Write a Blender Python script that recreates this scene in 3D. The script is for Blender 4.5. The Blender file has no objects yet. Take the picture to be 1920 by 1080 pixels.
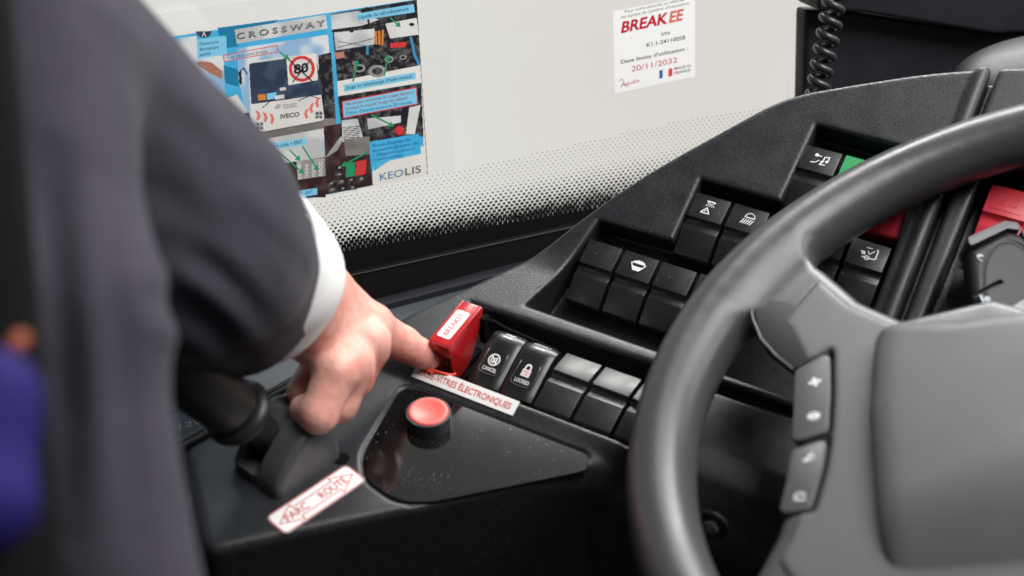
import bpy, bmesh, math, random
import numpy as np
import openvdb
from mathutils import Vector, Matrix, noise as mnoise

random.seed(7)
rng = np.random.default_rng(7)
SC = bpy.context.scene
COL = SC.collection
MM = 0.001

# ------------------------------------------------------------------ camera
PITCH = math.radians(37.0)
FPX, CX, CY = 2400.0, 960.0, 540.0           # focal length in photo pixels (1920 wide) = 45 mm lens
CAM = np.array([0.0, 0.0, 490.0])            # mm above the console shelf (z = 0)
cd = bpy.data.cameras.new('camera')
cam = bpy.data.objects.new('camera', cd); COL.objects.link(cam)
cam.location = CAM * MM
cam.rotation_euler = (math.radians(90) - PITCH, 0, 0)
cd.lens = 45.0; cd.sensor_width = 36.0
cd.clip_start = 0.01; cd.clip_end = 200
cd.dof.use_dof = True
cd.dof.focus_distance = 0.80
cd.dof.aperture_fstop = 4.5
SC.camera = cam

# ------------------------------------------------------------------ light
SC.view_settings.view_transform = 'Standard'
SC.view_settings.look = 'None'
SC.view_settings.exposure = 0.0
SC.view_settings.gamma = 1.0
SC.view_settings.use_curve_mapping = False
SC.render.engine = 'CYCLES'
SC.cycles.use_denoising = True
SC.cycles.max_bounces = 8
SC.cycles.transparent_max_bounces = 16
SC.cycles.caustics_reflective = False
SC.cycles.caustics_refractive = False

W = bpy.data.worlds.new('World'); SC.world = W; W.use_nodes = True
nt = W.node_tree; nt.nodes.clear()
def wn(t, **k):
    n = nt.nodes.new(t)
    for a, b in k.items(): setattr(n, a, b)
    return n
tc = wn('ShaderNodeTexCoord'); sep = wn('ShaderNodeSeparateXYZ')
nt.links.new(tc.outputs['Generated'], sep.inputs[0])
def wmap(src, a, b, c, d):
    m = wn('ShaderNodeMapRange', interpolation_type='SMOOTHSTEP')
    for i, v_ in zip((1, 2, 3, 4), (a, b, c, d)): m.inputs[i].default_value = v_
    nt.links.new(src, m.inputs[0]); return m.outputs[0]
def wmath(op, a, b):
    m = wn('ShaderNodeMath', operation=op)
    for i, s in enumerate((a, b)):
        if isinstance(s, (int, float)): m.inputs[i].default_value = s
        else: nt.links.new(s, m.inputs[i])
    return m.outputs[0]
front = wmap(sep.outputs['Y'], 0.05, 0.45, 0.0, 1.0)      # the bright overcast outdoors ahead of the bus
low = wmap(sep.outputs['Z'], 0.10, 0.30, 1.0, 0.0)        # up to the header above the windscreen
fac = wmath('MULTIPLY', front, low)
nz = wn('ShaderNodeTexNoise'); nz.inputs['Scale'].default_value = 3.0; nz.inputs['Detail'].default_value = 2.0
nt.links.new(tc.outputs['Generated'], nz.inputs['Vector'])
cr = wn('ShaderNodeValToRGB')
cr.color_ramp.elements[0].position = 0.35; cr.color_ramp.elements[0].color = (0.765, 0.73, 0.69, 1)
cr.color_ramp.elements[1].position = 0.65; cr.color_ramp.elements[1].color = (0.82, 0.80, 0.77, 1)
nt.links.new(nz.outputs[0], cr.inputs[0])
mixc = wn('ShaderNodeMix', data_type='RGBA')
nt.links.new(fac, mixc.inputs[0])
mixc.inputs[6].default_value = (0.06, 0.061, 0.066, 1)   # dim bus interior all round
nt.links.new(cr.outputs[0], mixc.inputs[7])
bg = wn('ShaderNodeBackground'); bg.inputs['Strength'].default_value = 1.0
nt.links.new(mixc.outputs[2], bg.inputs['Color'])
wo = wn('ShaderNodeOutputWorld'); nt.links.new(bg.outputs[0], wo.inputs[0])

def area(name, loc, target, sx, sy, power, col=(1, 1, 1)):
    l = bpy.data.lights.new(name, 'AREA'); l.shape = 'RECTANGLE'; l.size = sx; l.size_y = sy
    l.energy = power; l.color = col
    o = bpy.data.objects.new(name, l); COL.objects.link(o)
    o.location = loc
    d = Vector(target) - Vector(loc)
    o.rotation_euler = d.to_track_quat('-Z', 'Y').to_euler()
    return o
area('windscreen_daylight', (0.52, 2.0, 1.125), (0.1, 0.6, 0.0), 1.3, 0.5, 48, (1, 0.99, 0.97))
area('side_window_daylight', (1.6, 0.75, 0.95), (0.1, 0.5, 0.0), 0.9, 0.7, 9, (1, 0.985, 0.97))
area('roof_daylight', (0.75, 0.48, 1.50), (0.12, 0.58, 0.0), 1.2, 0.9, 38, (1, 0.985, 0.965))

# ------------------------------------------------------------------ frames and rays
_s, _c = math.sin(PITCH), math.cos(PITCH)
CM = np.array([[1, 0, 0], [0, _s, _c], [0, -_c, _s]])
def ray(x, y): return CM.T @ np.array([(x - CX) / FPX, -(y - CY) / FPX, -1.0])
def at(x, y, depth): return CAM + ray(x, y) * depth
def hit(x, y, o, n):
    d = ray(x, y); return CAM + d * (np.dot(n, np.asarray(o) - CAM) / np.dot(n, d))
PSI, TAU, TAU2 = math.radians(29.63), math.radians(34.67), math.radians(7.04)
Z = np.array([0, 0, 1.0])
U = np.array([math.cos(PSI), -math.sin(PSI), 0]); V0 = np.array([math.sin(PSI), math.cos(PSI), 0])
VU = math.cos(TAU) * V0 + math.sin(TAU) * Z; NU = -math.sin(TAU) * V0 + math.cos(TAU) * Z
VL = math.cos(TAU2) * V0 + math.sin(TAU2) * Z; NL = -math.sin(TAU2) * V0 + math.cos(TAU2) * Z
OU = np.array([48.8, 661.5, 31.1]); OL = np.array([31.8, 570.2, 14.7])
def fr(o, x, y, z):                                        # 4x4 frame from origin and axes (mm)
    m = np.eye(4); m[:3, 0] = x; m[:3, 1] = y; m[:3, 2] = z; m[:3, 3] = o; return m
F_WORLD = np.eye(4)
F_CON = fr(np.zeros(3), U, V0, Z)
def unit(v): v = np.asarray(v, float); return v / np.linalg.norm(v)

# ------------------------------------------------------------------ objects
FR = {}                                                    # frame of every object, mm
def mmat(m):
    m = m.copy(); m[:3, 3] *= MM
    return Matrix([list(r) for r in m])
def place(o, frame, parent=None):
    FR[o.name] = frame
    if parent is not None:
        o.parent = parent
        o.matrix_basis = mmat(np.linalg.inv(FR[parent.name]) @ frame)
    else:
        o.matrix_basis = mmat(frame)
def tag(o, label=None, cat=None, group=None, kind=None):
    if label: o['label'] = label
    if cat: o['category'] = cat
    if group: o['group'] = group
    if kind: o['kind'] = kind
    return o
def thing(name, label, cat, frame=F_WORLD, group=None):
    o = bpy.data.objects.new(name, None); COL.objects.link(o); o.empty_display_size = 0.01
    place(o, frame); return tag(o, label, cat, group)

class MB:
    """collects faces (coordinates in mm in the given frame) and links them as ONE mesh object"""
    def __init__(s): s.v = []; s.f = []; s.m = []; s.mats = []; s.n = 0; s.sm = []
    def add(s, V, F, mat, smooth=False):
        V = np.asarray(V, float).reshape(-1, 3)
        if mat not in s.mats: s.mats.append(mat)
        k = s.mats.index(mat)
        s.v.append(V)
        for f in F:
            s.f.append([i + s.n for i in f]); s.m.append(k); s.sm.append(smooth)
        s.n += len(V); return s
    def build(s, name, parent=None, frame=None, bevel=0, seg=2, auto=None, src=None):
        """src: frame the coordinates are in (default world); frame: frame of the object"""
        frame = frame if frame is not None else (FR[parent.name] if parent is not None else F_WORLD)
        V = np.vstack(s.v)
        if src is not None: V = V @ src[:3, :3].T + src[:3, 3]
        inv = np.linalg.inv(frame)
        V = V @ inv[:3, :3].T + inv[:3, 3]
        me = bpy.data.meshes.new(name)
        me.from_pydata((V * MM).tolist(), [], s.f)
        for m in s.mats: me.materials.append(m)
        me.polygons.foreach_set('material_index', s.m)
        me.polygons.foreach_set('use_smooth', s.sm)
        if bevel:
            bm = bmesh.new(); bm.from_mesh(me)
            bmesh.ops.remove_doubles(bm, verts=bm.verts, dist=1e-6)
            ed = [e for e in bm.edges if len(e.link_faces) == 2 and e.calc_face_angle(0) > math.radians(28)]
            bmesh.ops.bevel(bm, geom=ed, offset=bevel * MM, segments=seg, profile=0.6, affect='EDGES', clamp_overlap=True)
            for f in bm.faces: f.smooth = True
            bm.to_mesh(me); bm.free()
            if hasattr(me, 'set_sharp_from_angle'): me.set_sharp_from_angle(angle=math.radians(40))
        elif auto and hasattr(me, 'set_sharp_from_angle'):
            me.polygons.foreach_set('use_smooth', [True] * len(me.polygons))
            me.set_sharp_from_angle(angle=math.radians(auto))
        me.update()
        o = bpy.data.objects.new(name, me); COL.objects.link(o)
        place(o, frame, parent); return o

def prism(poly, axis_lo, axis_hi, order='uvz'):
    """2D polygon extruded between two values of the third coordinate; order tells which columns are which"""
    n = len(poly); A = []
    for h in (axis_lo, axis_hi):
        for (a, b) in poly:
            if order == 'uvz': A.append((a, b, h))
            elif order == 'vzu': A.append((h, a, b))
            elif order == 'uzv': A.append((a, h, b))
    F = [list(range(n))[::-1], list(range(n, 2 * n))] + [[i, (i + 1) % n, n + (i + 1) % n, n + i] for i in range(n)]
    return A, F
def box(x0, x1, y0, y1, z0, z1): return prism([(x0, y0), (x1, y0), (x1, y1), (x0, y1)], z0, z1)
def round_poly(pts, rad, seg=6):
    out = []; n = len(pts)
    for i in range(n):
        p0, p, p1 = (np.array(pts[(i + k) % n], float) for k in (-1, 0, 1))
        r = rad[i] if isinstance(rad, (list, tuple)) else rad
        a, b = p0 - p, p1 - p; la, lb = np.linalg.norm(a), np.linalg.norm(b)
        a /= la; b /= lb; ang = math.acos(max(-1, min(1, a @ b)))
        t = min(r / math.tan(ang / 2), la * .48, lb * .48)
        q0, q1 = p + a * t, p + b * t
        for k in range(seg + 1):
            s = k / seg
            out.append(tuple((1 - s) ** 2 * q0 + 2 * s * (1 - s) * p + s * s * q1))
    return out
def tube(pts, r, seg=10, closed=False):
    P = np.asarray(pts, float); n = len(P); R = np.broadcast_to(np.asarray(r, float), (n,))
    T = np.gradient(P, axis=0); T /= np.linalg.norm(T, axis=1)[:, None]
    ref = np.array([0.3, 0.2, 1.0]); V = []
    b = np.cross(T[0], ref); b /= np.linalg.norm(b)
    for i in range(n):
        b = b - T[i] * (b @ T[i]); b /= np.linalg.norm(b); c = np.cross(T[i], b)
        for k in range(seg):
            a = 2 * math.pi * k / seg
            V.append(P[i] + R[i] * (math.cos(a) * b + math.sin(a) * c))
    F = [[i * seg + k, i * seg + (k + 1) % seg, (i + 1) * seg + (k + 1) % seg, (i + 1) * seg + k] for i in range(n - 1) for k in range(seg)]
    F += [list(range(seg))[::-1], [(n - 1) * seg + k for k in range(seg)]]
    return V, F
def lathe(prof, seg=48, frame=None):
    V = []; n = len(prof)
    for (r, z) in prof:
        for k in range(seg):
            a = 2 * math.pi * k / seg; V.append((r * math.cos(a), r * math.sin(a), z))
    F = [[i * seg + k, i * seg + (k + 1) % seg, (i + 1) * seg + (k + 1) % seg, (i + 1) * seg + k] for i in range(n - 1) for k in range(seg)]
    F += [list(range(seg))[::-1], [(n - 1) * seg + k for k in range(seg)]]
    V = np.array(V)
    if frame is not None: V = V @ frame[:3, :3].T + frame[:3, 3]
    return V, F
def stroke(pts, w, closed=False):
    """2D polyline -> quads"""
    P = np.asarray(pts, float); V = []; F = []
    if closed: P = np.vstack([P, P[:1]])
    for a, b in zip(P[:-1], P[1:]):
        d = b - a; L = np.linalg.norm(d)
        if L < 1e-9: continue
        d /= L; n = np.array([-d[1], d[0]]) * w / 2; e = d * w * .35
        k = len(V); V += [a - e + n, a - e - n, b + e - n, b + e + n]; F.append([k, k + 1, k + 2, k + 3])
    return V, F
def arc(cx, cy, r, a0, a1, n=16, ry=None):
    return [(cx + r * math.cos(math.radians(a0 + (a1 - a0) * i / n)), cy + (ry or r) * math.sin(math.radians(a0 + (a1 - a0) * i / n))) for i in range(n + 1)]

_tcache = {}
def text2d(s, bold=0.0):
    k = (s, bold)
    if k not in _tcache:
        cu = bpy.data.curves.new('t', 'FONT'); cu.body = s; cu.size = 1.0; cu.resolution_u = 3; cu.offset = bold
        ob = bpy.data.objects.new('t', cu)
        me = bpy.data.meshes.new_from_object(ob)
        V = np.array([v.co[:2] for v in me.vertices]).reshape(-1, 2)
        F = [list(p.vertices) for p in me.polygons]
        bpy.data.objects.remove(ob); bpy.data.curves.remove(cu); bpy.data.meshes.remove(me)
        _tcache[k] = (V, F)
    return _tcache[k]
def text3(s, p0, p1, up, lift, bold=0.0, shear=0.0):
    """lettering whose baseline runs from p0 to p1 (3D, mm), capital height = vector up, raised by vector lift"""
    V, F = text2d(s, bold)
    x0, x1 = V[:, 0].min(), V[:, 0].max()
    X = (V[:, 0] - x0) / (x1 - x0); Y = V[:, 1] / 0.70
    p0, p1, up = (np.asarray(a, float) for a in (p0, p1, up))
    w = np.linalg.norm(p1 - p0); dx = (p1 - p0) / w
    V3 = p0 + np.outer(X, p1 - p0) + np.outer(Y, up) + np.outer(Y * shear * np.linalg.norm(up), dx) + np.asarray(lift)
    return V3, F

# ------------------------------------------------------------------ signed distance tools
def smin(a, b, k): h = np.clip(0.5 + 0.5 * (b - a) / k, 0, 1); return b + (a - b) * h - k * h * (1 - h)
def smax(a, b, k): return -smin(-a, -b, k)
def sd_cap(P, a, b, ra, rb):
    a, b = np.asarray(a, float), np.asarray(b, float); ab = b - a
    t = np.clip(((P - a) @ ab) / (ab @ ab), 0, 1)
    return np.linalg.norm(P - a - t[:, None] * ab, axis=1) - (ra + (rb - ra) * t)
def sd_poly(X, Y, poly):
    p = np.asarray(poly, float); n = len(p); d = np.full(X.shape, 1e18); ins = np.zeros(X.shape, bool)
    for i in range(n):
        a, b = p[i], p[(i + 1) % n]; e = b - a
        wx, wy = X - a[0], Y - a[1]
        t = np.clip((wx * e[0] + wy * e[1]) / (e @ e), 0, 1)
        d = np.minimum(d, (wx - e[0] * t) ** 2 + (wy - e[1] * t) ** 2)
        c = ((a[1] <= Y) & (b[1] > Y)) | ((b[1] <= Y) & (a[1] > Y))
        if abs(e[1]) > 1e-12: ins ^= c & (X < a[0] + (Y - a[1]) * e[0] / e[1])
    d = np.sqrt(d); return np.where(ins, -d, d)
class Sd2:
    """a polygon's signed distance kept on a fine grid"""
    def __init__(s, poly, step=0.6, pad=70):
        p = np.asarray(poly, float); s.lo = p.min(0) - pad; n = np.ceil((p.max(0) + pad - s.lo) / step).astype(int) + 1
        s.st = step; s.n = n
        X, Y = np.meshgrid(s.lo[0] + np.arange(n[0]) * step, s.lo[1] + np.arange(n[1]) * step, indexing='ij')
        s.D = np.concatenate([sd_poly(X[k:k + 64], Y[k:k + 64], p) for k in range(0, n[0], 64)])
    def __call__(s, x, y):
        fx = np.clip((x - s.lo[0]) / s.st, 0, s.n[0] - 1.001); fy = np.clip((y - s.lo[1]) / s.st, 0, s.n[1] - 1.001)
        i = fx.astype(int); j = fy.astype(int); a = fx - i; b = fy - j; D = s.D
        return (D[i, j] * (1 - a) + D[i + 1, j] * a) * (1 - b) + (D[i, j + 1] * (1 - a) + D[i + 1, j + 1] * a) * b
def sd_box(P, c, h, r=0.0):
    q = np.abs(P - np.asarray(c)) - (np.asarray(h) - r)
    return np.linalg.norm(np.maximum(q, 0), axis=1) + np.minimum(q.max(1), 0) - r
def sdf_mesh(name, fn, lo, hi, vox, mat, parent=None, frame=None, src=F_WORLD, slack=1.6):
    """surface of fn = 0, sampled densely only near the surface"""
    lo = np.asarray(lo, float); hi = np.asarray(hi, float); B = 12
    nb = np.ceil((hi - lo) / (vox * B)).astype(int); n = nb * B
    g = np.stack(np.meshgrid(*[np.arange(k) for k in nb], indexing='ij'), -1).reshape(-1, 3)
    cen = lo + (g * B + (B - 1) / 2) * vox
    dc = fn(cen).astype(np.float32)
    A = np.repeat(np.repeat(np.repeat(dc.reshape(nb), B, 0), B, 1), B, 2)
    near = np.abs(dc) < vox * B * 0.87 * slack
    loc = np.stack(np.meshgrid(*[np.arange(B)] * 3, indexing='ij'), -1).reshape(-1, 3)
    G = g[near]
    for i in range(0, len(G), 150):
        gb = G[i:i + 150]
        P = (lo + (gb[:, None, :] * B + loc[None]) * vox).reshape(-1, 3)
        D = fn(P).astype(np.float32).reshape(len(gb), B, B, B)
        for k, (x, y, z_) in enumerate(gb):
            A[x * B:x * B + B, y * B:y * B + B, z_ * B:z_ * B + B] = D[k]
    A[[0, -1]] = np.maximum(A[[0, -1]], vox * .3); A[:, [0, -1]] = np.maximum(A[:, [0, -1]], vox * .3); A[:, :, [0, -1]] = np.maximum(A[:, :, [0, -1]], vox * .3)
    gr = openvdb.FloatGrid(background=1000.0); gr.copyFromArray(np.ascontiguousarray(A))
    p, q = gr.convertToQuads(isovalue=0.0)
    V = lo + p.astype(float) * vox
    V = V @ src[:3, :3].T + src[:3, 3]
    frame = frame if frame is not None else (FR[parent.name] if parent is not None else F_WORLD)
    inv = np.linalg.inv(frame); V = V @ inv[:3, :3].T + inv[:3, 3]
    me = bpy.data.meshes.new(name)
    me.vertices.add(len(V)); me.vertices.foreach_set('co', (V * MM).astype(np.float32).ravel())
    me.loops.add(q.size); me.loops.foreach_set('vertex_index', q.astype(np.int32).ravel())
    me.polygons.add(len(q)); me.polygons.foreach_set('loop_start', np.arange(0, q.size, 4, dtype=np.int32))
    me.polygons.foreach_set('use_smooth', np.ones(len(q), bool))
    me.materials.append(mat); me.update(calc_edges=True); me.validate()
    o = bpy.data.objects.new(name, me); COL.objects.link(o); place(o, frame, parent); return o

# ------------------------------------------------------------------ materials
MINFO = {}
def mat(name, col, rough=0.5, spec=0.5, metal=0.0, grain=None, mott=None, specks=None, sss=None, coat=0.0, sheen=0.0, trans=0.0, emit=None, streak=None):
    """grain=(scale, strength, mm) bump; mott=(scale, col2, amount) colour variation; specks=(scale, size, col) dust"""
    m = bpy.data.materials.new(name); m.use_nodes = True; t = m.node_tree; b = t.nodes['Principled BSDF']; MINFO[name] = (col, mott)
    def N(k): return t.nodes.new(k)
    b.inputs['Base Color'].default_value = (*col, 1); b.inputs['Roughness'].default_value = rough
    b.inputs['Specular IOR Level'].default_value = spec; b.inputs['Metallic'].default_value = metal
    b.inputs['Coat Weight'].default_value = coat; b.inputs['Coat Roughness'].default_value = 0.1
    if sheen: b.inputs['Sheen Weight'].default_value = sheen; b.inputs['Sheen Roughness'].default_value = 0.4
    tc = N('ShaderNodeTexCoord'); cur = None
    def noise(scale, det=3):
        n = N('ShaderNodeTexNoise'); n.inputs['Scale'].default_value = scale; n.inputs['Detail'].default_value = det
        t.links.new(tc.outputs['Object'], n.inputs['Vector']); return n
    def mix(fac, a, c2):
        x = N('ShaderNodeMix'); x.data_type = 'RGBA'; t.links.new(fac, x.inputs[0])
        if a is None: x.inputs[6].default_value = (*col, 1)
        else: t.links.new(a, x.inputs[6])
        x.inputs[7].default_value = (*c2, 1); return x.outputs[2]
    def ramp(src, lo, hi, top=1.0):
        r = N('ShaderNodeMapRange'); r.inputs[1].default_value = lo; r.inputs[2].default_value = hi
        r.inputs[4].default_value = top; t.links.new(src, r.inputs[0]); return r.outputs[0]
    for (sc_, c2, am) in (mott or []):
        cur = mix(ramp(noise(sc_).outputs[0], 0.38, 0.66, am), cur, c2)
    for (sc_, size, c2, am) in (specks or []):
        v = N('ShaderNodeTexVoronoi'); v.inputs['Scale'].default_value = sc_; t.links.new(tc.outputs['Object'], v.inputs['Vector'])
        k = noise(sc_ * 0.13, 1)
        mm = N('ShaderNodeMath'); mm.operation = 'MULTIPLY'
        t.links.new(ramp(v.outputs['Distance'], size, size * 0.5, am), mm.inputs[0])
        t.links.new(ramp(k.outputs[0], 0.47, 0.62), mm.inputs[1])
        cur = mix(mm.outputs[0], cur, c2)
    if cur is not None: t.links.new(cur, b.inputs['Base Color'])
    if grain:
        last = None
        for (sc_, st, d) in grain:
            bp = N('ShaderNodeBump'); bp.inputs['Strength'].default_value = st; bp.inputs['Distance'].default_value = d * MM
            t.links.new(noise(sc_, 2).outputs[0], bp.inputs['Height'])
            if last is not None: t.links.new(last, bp.inputs['Normal'])
            last = bp.outputs[0]
        t.links.new(last, b.inputs['Normal'])
        rr = ramp(noise(grain[0][0] * 0.05).outputs[0], 0.3, 0.7); r2 = N('ShaderNodeMapRange')
        r2.inputs[3].default_value = max(0.03, rough - 0.06); r2.inputs[4].default_value = min(1, rough + 0.07)
        t.links.new(rr, r2.inputs[0]); t.links.new(r2.outputs[0], b.inputs['Roughness'])
    if sss:
        b.inputs['Subsurface Weight'].default_value = sss[0]; b.inputs['Subsurface Radius'].default_value = sss[1]
        b.inputs['Subsurface Scale'].default_value = sss[2]
    if trans:                                                # thin sheet that lets the daylight behind it through
        out = t.nodes['Material Output']; tl = N('ShaderNodeBsdfTranslucent'); mx = N('ShaderNodeMixShader'); mx.inputs[0].default_value = trans
        tl.inputs[0].default_value = (*col, 1)
        if cur is not None: t.links.new(cur, tl.inputs[0])
        t.links.new(b.outputs[0], mx.inputs[1]); t.links.new(tl.outputs[0], mx.inputs[2]); t.links.new(mx.outputs[0], out.inputs[0])
    if emit:
        b.inputs['Emission Color'].default_value = (*emit[0], 1); b.inputs['Emission Strength'].default_value = emit[1]
    return m
M = {}
DUST = (0.30, 0.30, 0.29)
M['console'] = mat('grained_black_plastic', (0.010, 0.0112, 0.0135), 0.36, 0.5, grain=[(1500, 0.7, 0.25)], mott=[(1000, (0.030, 0.032, 0.036), 0.9)], specks=[(260, 0.10, DUST, 0.35)])
M['rocker'] = mat('satin_black_switch', (0.012, 0.0125, 0.013), 0.34, 0.5, grain=[(1600, 0.25, 0.12)], specks=[(230, 0.11, DUST, 0.5)])
M['gloss_rocker'] = mat('gloss_black_switch', (0.010, 0.010, 0.011), 0.30, 0.5, specks=[(300, 0.10, DUST, 0.4)])
M['plate'] = mat('smoked_acrylic_plate', (0.004, 0.004, 0.0045), 0.09, 0.5,
                 specks=[(300, 0.13, (0.22, 0.22, 0.215), 0.85), (520, 0.19, (0.10, 0.10, 0.10), 0.8)], mott=[(60, (0.009, 0.009, 0.009), 0.8)])
M['collar'] = mat('slate_button_collar', (0.030, 0.034, 0.040), 0.38)
M['red_button'] = mat('salmon_red_button', (0.78, 0.115, 0.095), 0.38, 0.5, mott=[(90, (0.70, 0.10, 0.085), 0.5)])
M['guard'] = mat('red_guard_plastic', (0.40, 0.012, 0.016), 0.25, 0.5, coat=0.3, grain=[(120, 0.05, 0.2)])
M['red_switch'] = mat('red_switch_plastic', (0.62, 0.035, 0.055), 0.36, 0.5, grain=[(1200, 0.2, 0.1)])
M['green_switch'] = mat('green_switch_plastic', (0.035, 0.30, 0.10), 0.36)
M['grey_switch'] = mat('grey_switch_plastic', (0.055, 0.058, 0.060), 0.40, grain=[(1200, 0.2, 0.1)])
M['string'] = mat('orange_red_string', (0.85, 0.07, 0.03), 0.6)
M['chrome'] = mat('bare_metal', (0.62, 0.60, 0.56), 0.28, metal=1.0)
M['white_print'] = mat('white_print', (0.75, 0.75, 0.75), 0.5)
M['sticker'] = mat('white_vinyl', (0.82, 0.82, 0.81), 0.42, mott=[(40, (0.78, 0.775, 0.76), 0.6)])
M['window_vinyl'] = mat('white_window_vinyl', (0.86, 0.85, 0.86), 0.42, trans=0.7)
M['paper'] = mat('white_paper', (0.84, 0.815, 0.785), 0.6, mott=[(30, (0.80, 0.77, 0.735), 0.7)], trans=0.6)
M['red_ink'] = mat('red_ink', (0.70, 0.055, 0.06), 0.5, trans=0.6)
M['dark_red_ink'] = mat('dark_red_ink', (0.62, 0.02, 0.05), 0.5, trans=0.6)
M['salmon_ink'] = mat('salmon_ink', (0.80, 0.21, 0.17), 0.5, trans=0.6)
M['black_ink'] = mat('black_ink', (0.025, 0.025, 0.03), 0.5, trans=0.6)
M['grey_ink'] = mat('grey_ink', (0.10, 0.10, 0.11), 0.5, trans=0.6)
M['blue_ink'] = mat('blue_ink', (0.005, 0.12, 0.40), 0.5, trans=0.6)
M['cyan_ink'] = mat('cyan_ink', (0.07, 0.46, 0.78), 0.55, mott=[(60, (0.10, 0.52, 0.82), 0.8)], trans=0.6)
M['pale_cyan_ink'] = mat('pale_cyan_ink', (0.25, 0.64, 0.88), 0.55, trans=0.6)
M['teal_ink'] = mat('teal_ink', (0.02, 0.23, 0.42), 0.55, trans=0.6)
M['sky_ink'] = mat('sky_print', (0.33, 0.52, 0.74), 0.55, mott=[(45, (0.78, 0.80, 0.82), 0.95)], trans=0.6)
M['navy_ink'] = mat('navy_print', (0.035, 0.055, 0.10), 0.5, mott=[(70, (0.07, 0.10, 0.16), 0.8)], trans=0.6)
M['dark_photo'] = mat('dark_photo_print', (0.022, 0.020, 0.024), 0.5, mott=[(160, (0.17, 0.16, 0.16), 0.75), (420, (0.02, 0.02, 0.03), 0.8)], trans=0.6)
M['maroon_photo'] = mat('maroon_photo_print', (0.045, 0.022, 0.026), 0.5, mott=[(90, (0.10, 0.06, 0.06), 0.8)], trans=0.6)
M['grey_photo'] = mat('grey_photo_print', (0.50, 0.50, 0.49), 0.5, mott=[(50, (0.25, 0.25, 0.25), 0.7)], trans=0.6)
M['road_photo'] = mat('road_photo_print', (0.20, 0.18, 0.17), 0.5, mott=[(60, (0.30, 0.28, 0.26), 0.7)], trans=0.6)
M['silver_photo'] = mat('silver_photo_print', (0.55, 0.56, 0.58), 0.5, mott=[(40, (0.74, 0.75, 0.76), 0.9)], trans=0.6)
M['bus_white'] = mat('bus_white_print', (0.72, 0.71, 0.70), 0.5, mott=[(40, (0.80, 0.79, 0.78), 0.8)], trans=0.6)
M['green_ink'] = mat('green_ink', (0.03, 0.33, 0.14), 0.5, trans=0.6)
M['skin_ink'] = mat('skin_print', (0.55, 0.27, 0.19), 0.5, mott=[(60, (0.42, 0.18, 0.12), 0.7)], trans=0.6)
M['orange_ink'] = mat('orange_ink', (0.72, 0.26, 0.06), 0.5, trans=0.6)
M['keo_blue'] = mat('keo_blue_ink', (0.06, 0.30, 0.58), 0.5, trans=0.6)
def print_mat():
    m = bpy.data.materials.new('printed_paper'); m.use_nodes = True; t = m.node_tree; b = t.nodes['Principled BSDF']; b.inputs['Roughness'].default_value = .5
    a = t.nodes.new('ShaderNodeVertexColor'); a.layer_name = 'print'; tl = t.nodes.new('ShaderNodeBsdfTranslucent'); mx = t.nodes.new('ShaderNodeMixShader'); mx.inputs[0].default_value = .68
    t.links.new(a.outputs[0], b.inputs['Base Color']); t.links.new(a.outputs[0], tl.inputs[0])
    t.links.new(b.outputs[0], mx.inputs[1]); t.links.new(tl.outputs[0], mx.inputs[2]); t.links.new(mx.outputs[0], t.nodes['Material Output'].inputs[0]); return m
M['print'] = print_mat()
M['frit'] = mat('black_ceramic_dots', (0.006, 0.006, 0.007), 0.8, 0.15)
M['rubber'] = mat('black_rubber', (0.007, 0.007, 0.008), 0.75, 0.2, grain=[(500, 0.3, 0.3)])
M['ledge'] = mat('blue_grey_ledge_plastic', (0.062, 0.070, 0.080), 0.55, grain=[(900, 0.4, 0.3)])
M['pillar'] = mat('dark_pillar_trim', (0.013, 0.015, 0.020), 0.55, grain=[(900, 0.4, 0.25)])
M['hood'] = mat('grey_hood_trim', (0.011, 0.012, 0.015), 0.5, grain=[(900, 0.3, 0.2)])
M['cord'] = mat('black_coil_cord', (0.028, 0.028, 0.030), 0.32)
M['wheel'] = mat('grey_leather_rim', (0.048, 0.047, 0.051), 0.35, 0.5, grain=[(420, 0.25, 0.35)])
M['hub'] = mat('grey_soft_hub', (0.110, 0.109, 0.117), 0.43, 0.5, grain=[(600, 0.25, 0.3)])
M['spoke'] = mat('grey_soft_spoke', (0.072, 0.071, 0.077), 0.45, 0.5, grain=[(600, 0.25, 0.3)])
M['bezel'] = mat('dark_spoke_bezel', (0.005, 0.0055, 0.006), 0.55, 0.35)
M['pad'] = mat('button_pad_rubber', (0.050, 0.052, 0.056), 0.45)
M['stalk'] = mat('stalk_plastic', (0.011, 0.0115, 0.013), 0.55)
M['stalk_print'] = mat('stalk_grey_print', (0.34, 0.38, 0.44), 0.5)
M['stalk_light'] = mat('stalk_grey_ring', (0.07, 0.07, 0.076), 0.42)
M['brake'] = mat('brake_housing_plastic', (0.070, 0.072, 0.077), 0.42, 0.5, grain=[(900, 0.12, 0.12)])
M['brake_drum'] = mat('brake_drum_plastic', (0.050, 0.053, 0.058), 0.45)
M['knob'] = mat('brake_knob_plastic', (0.019, 0.019, 0.019), 0.42, grain=[(700, 0.2, 0.2)])
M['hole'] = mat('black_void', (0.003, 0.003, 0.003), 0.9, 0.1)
M['suit'] = mat('dark_aubergine_suit_wool', (0.036, 0.032, 0.044), 0.9, 0.15, sheen=0.06, grain=[(1300, 0.5, 0.35), (45, 0.35, 3.0)], mott=[(1500, (0.049, 0.044, 0.060), 0.8)])
M['shirt'] = mat('white_shirt_cotton', (0.80, 0.80, 0.80), 0.75, 0.2, grain=[(900, 0.3, 0.2)])
M['skin'] = mat('skin', (0.74, 0.40, 0.325), 0.44, 0.4, sss=(0.35, (1.0, 0.35, 0.2), 0.004), grain=[(420, 0.5, 0.5), (130, 0.42, 1.3), (1500, 0.25, 0.12)],
                mott=[(34, (0.70, 0.26, 0.21), 0.9), (75, (0.78, 0.48, 0.41), 0.5), (190, (0.55, 0.20, 0.15), 0.4)])
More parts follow.
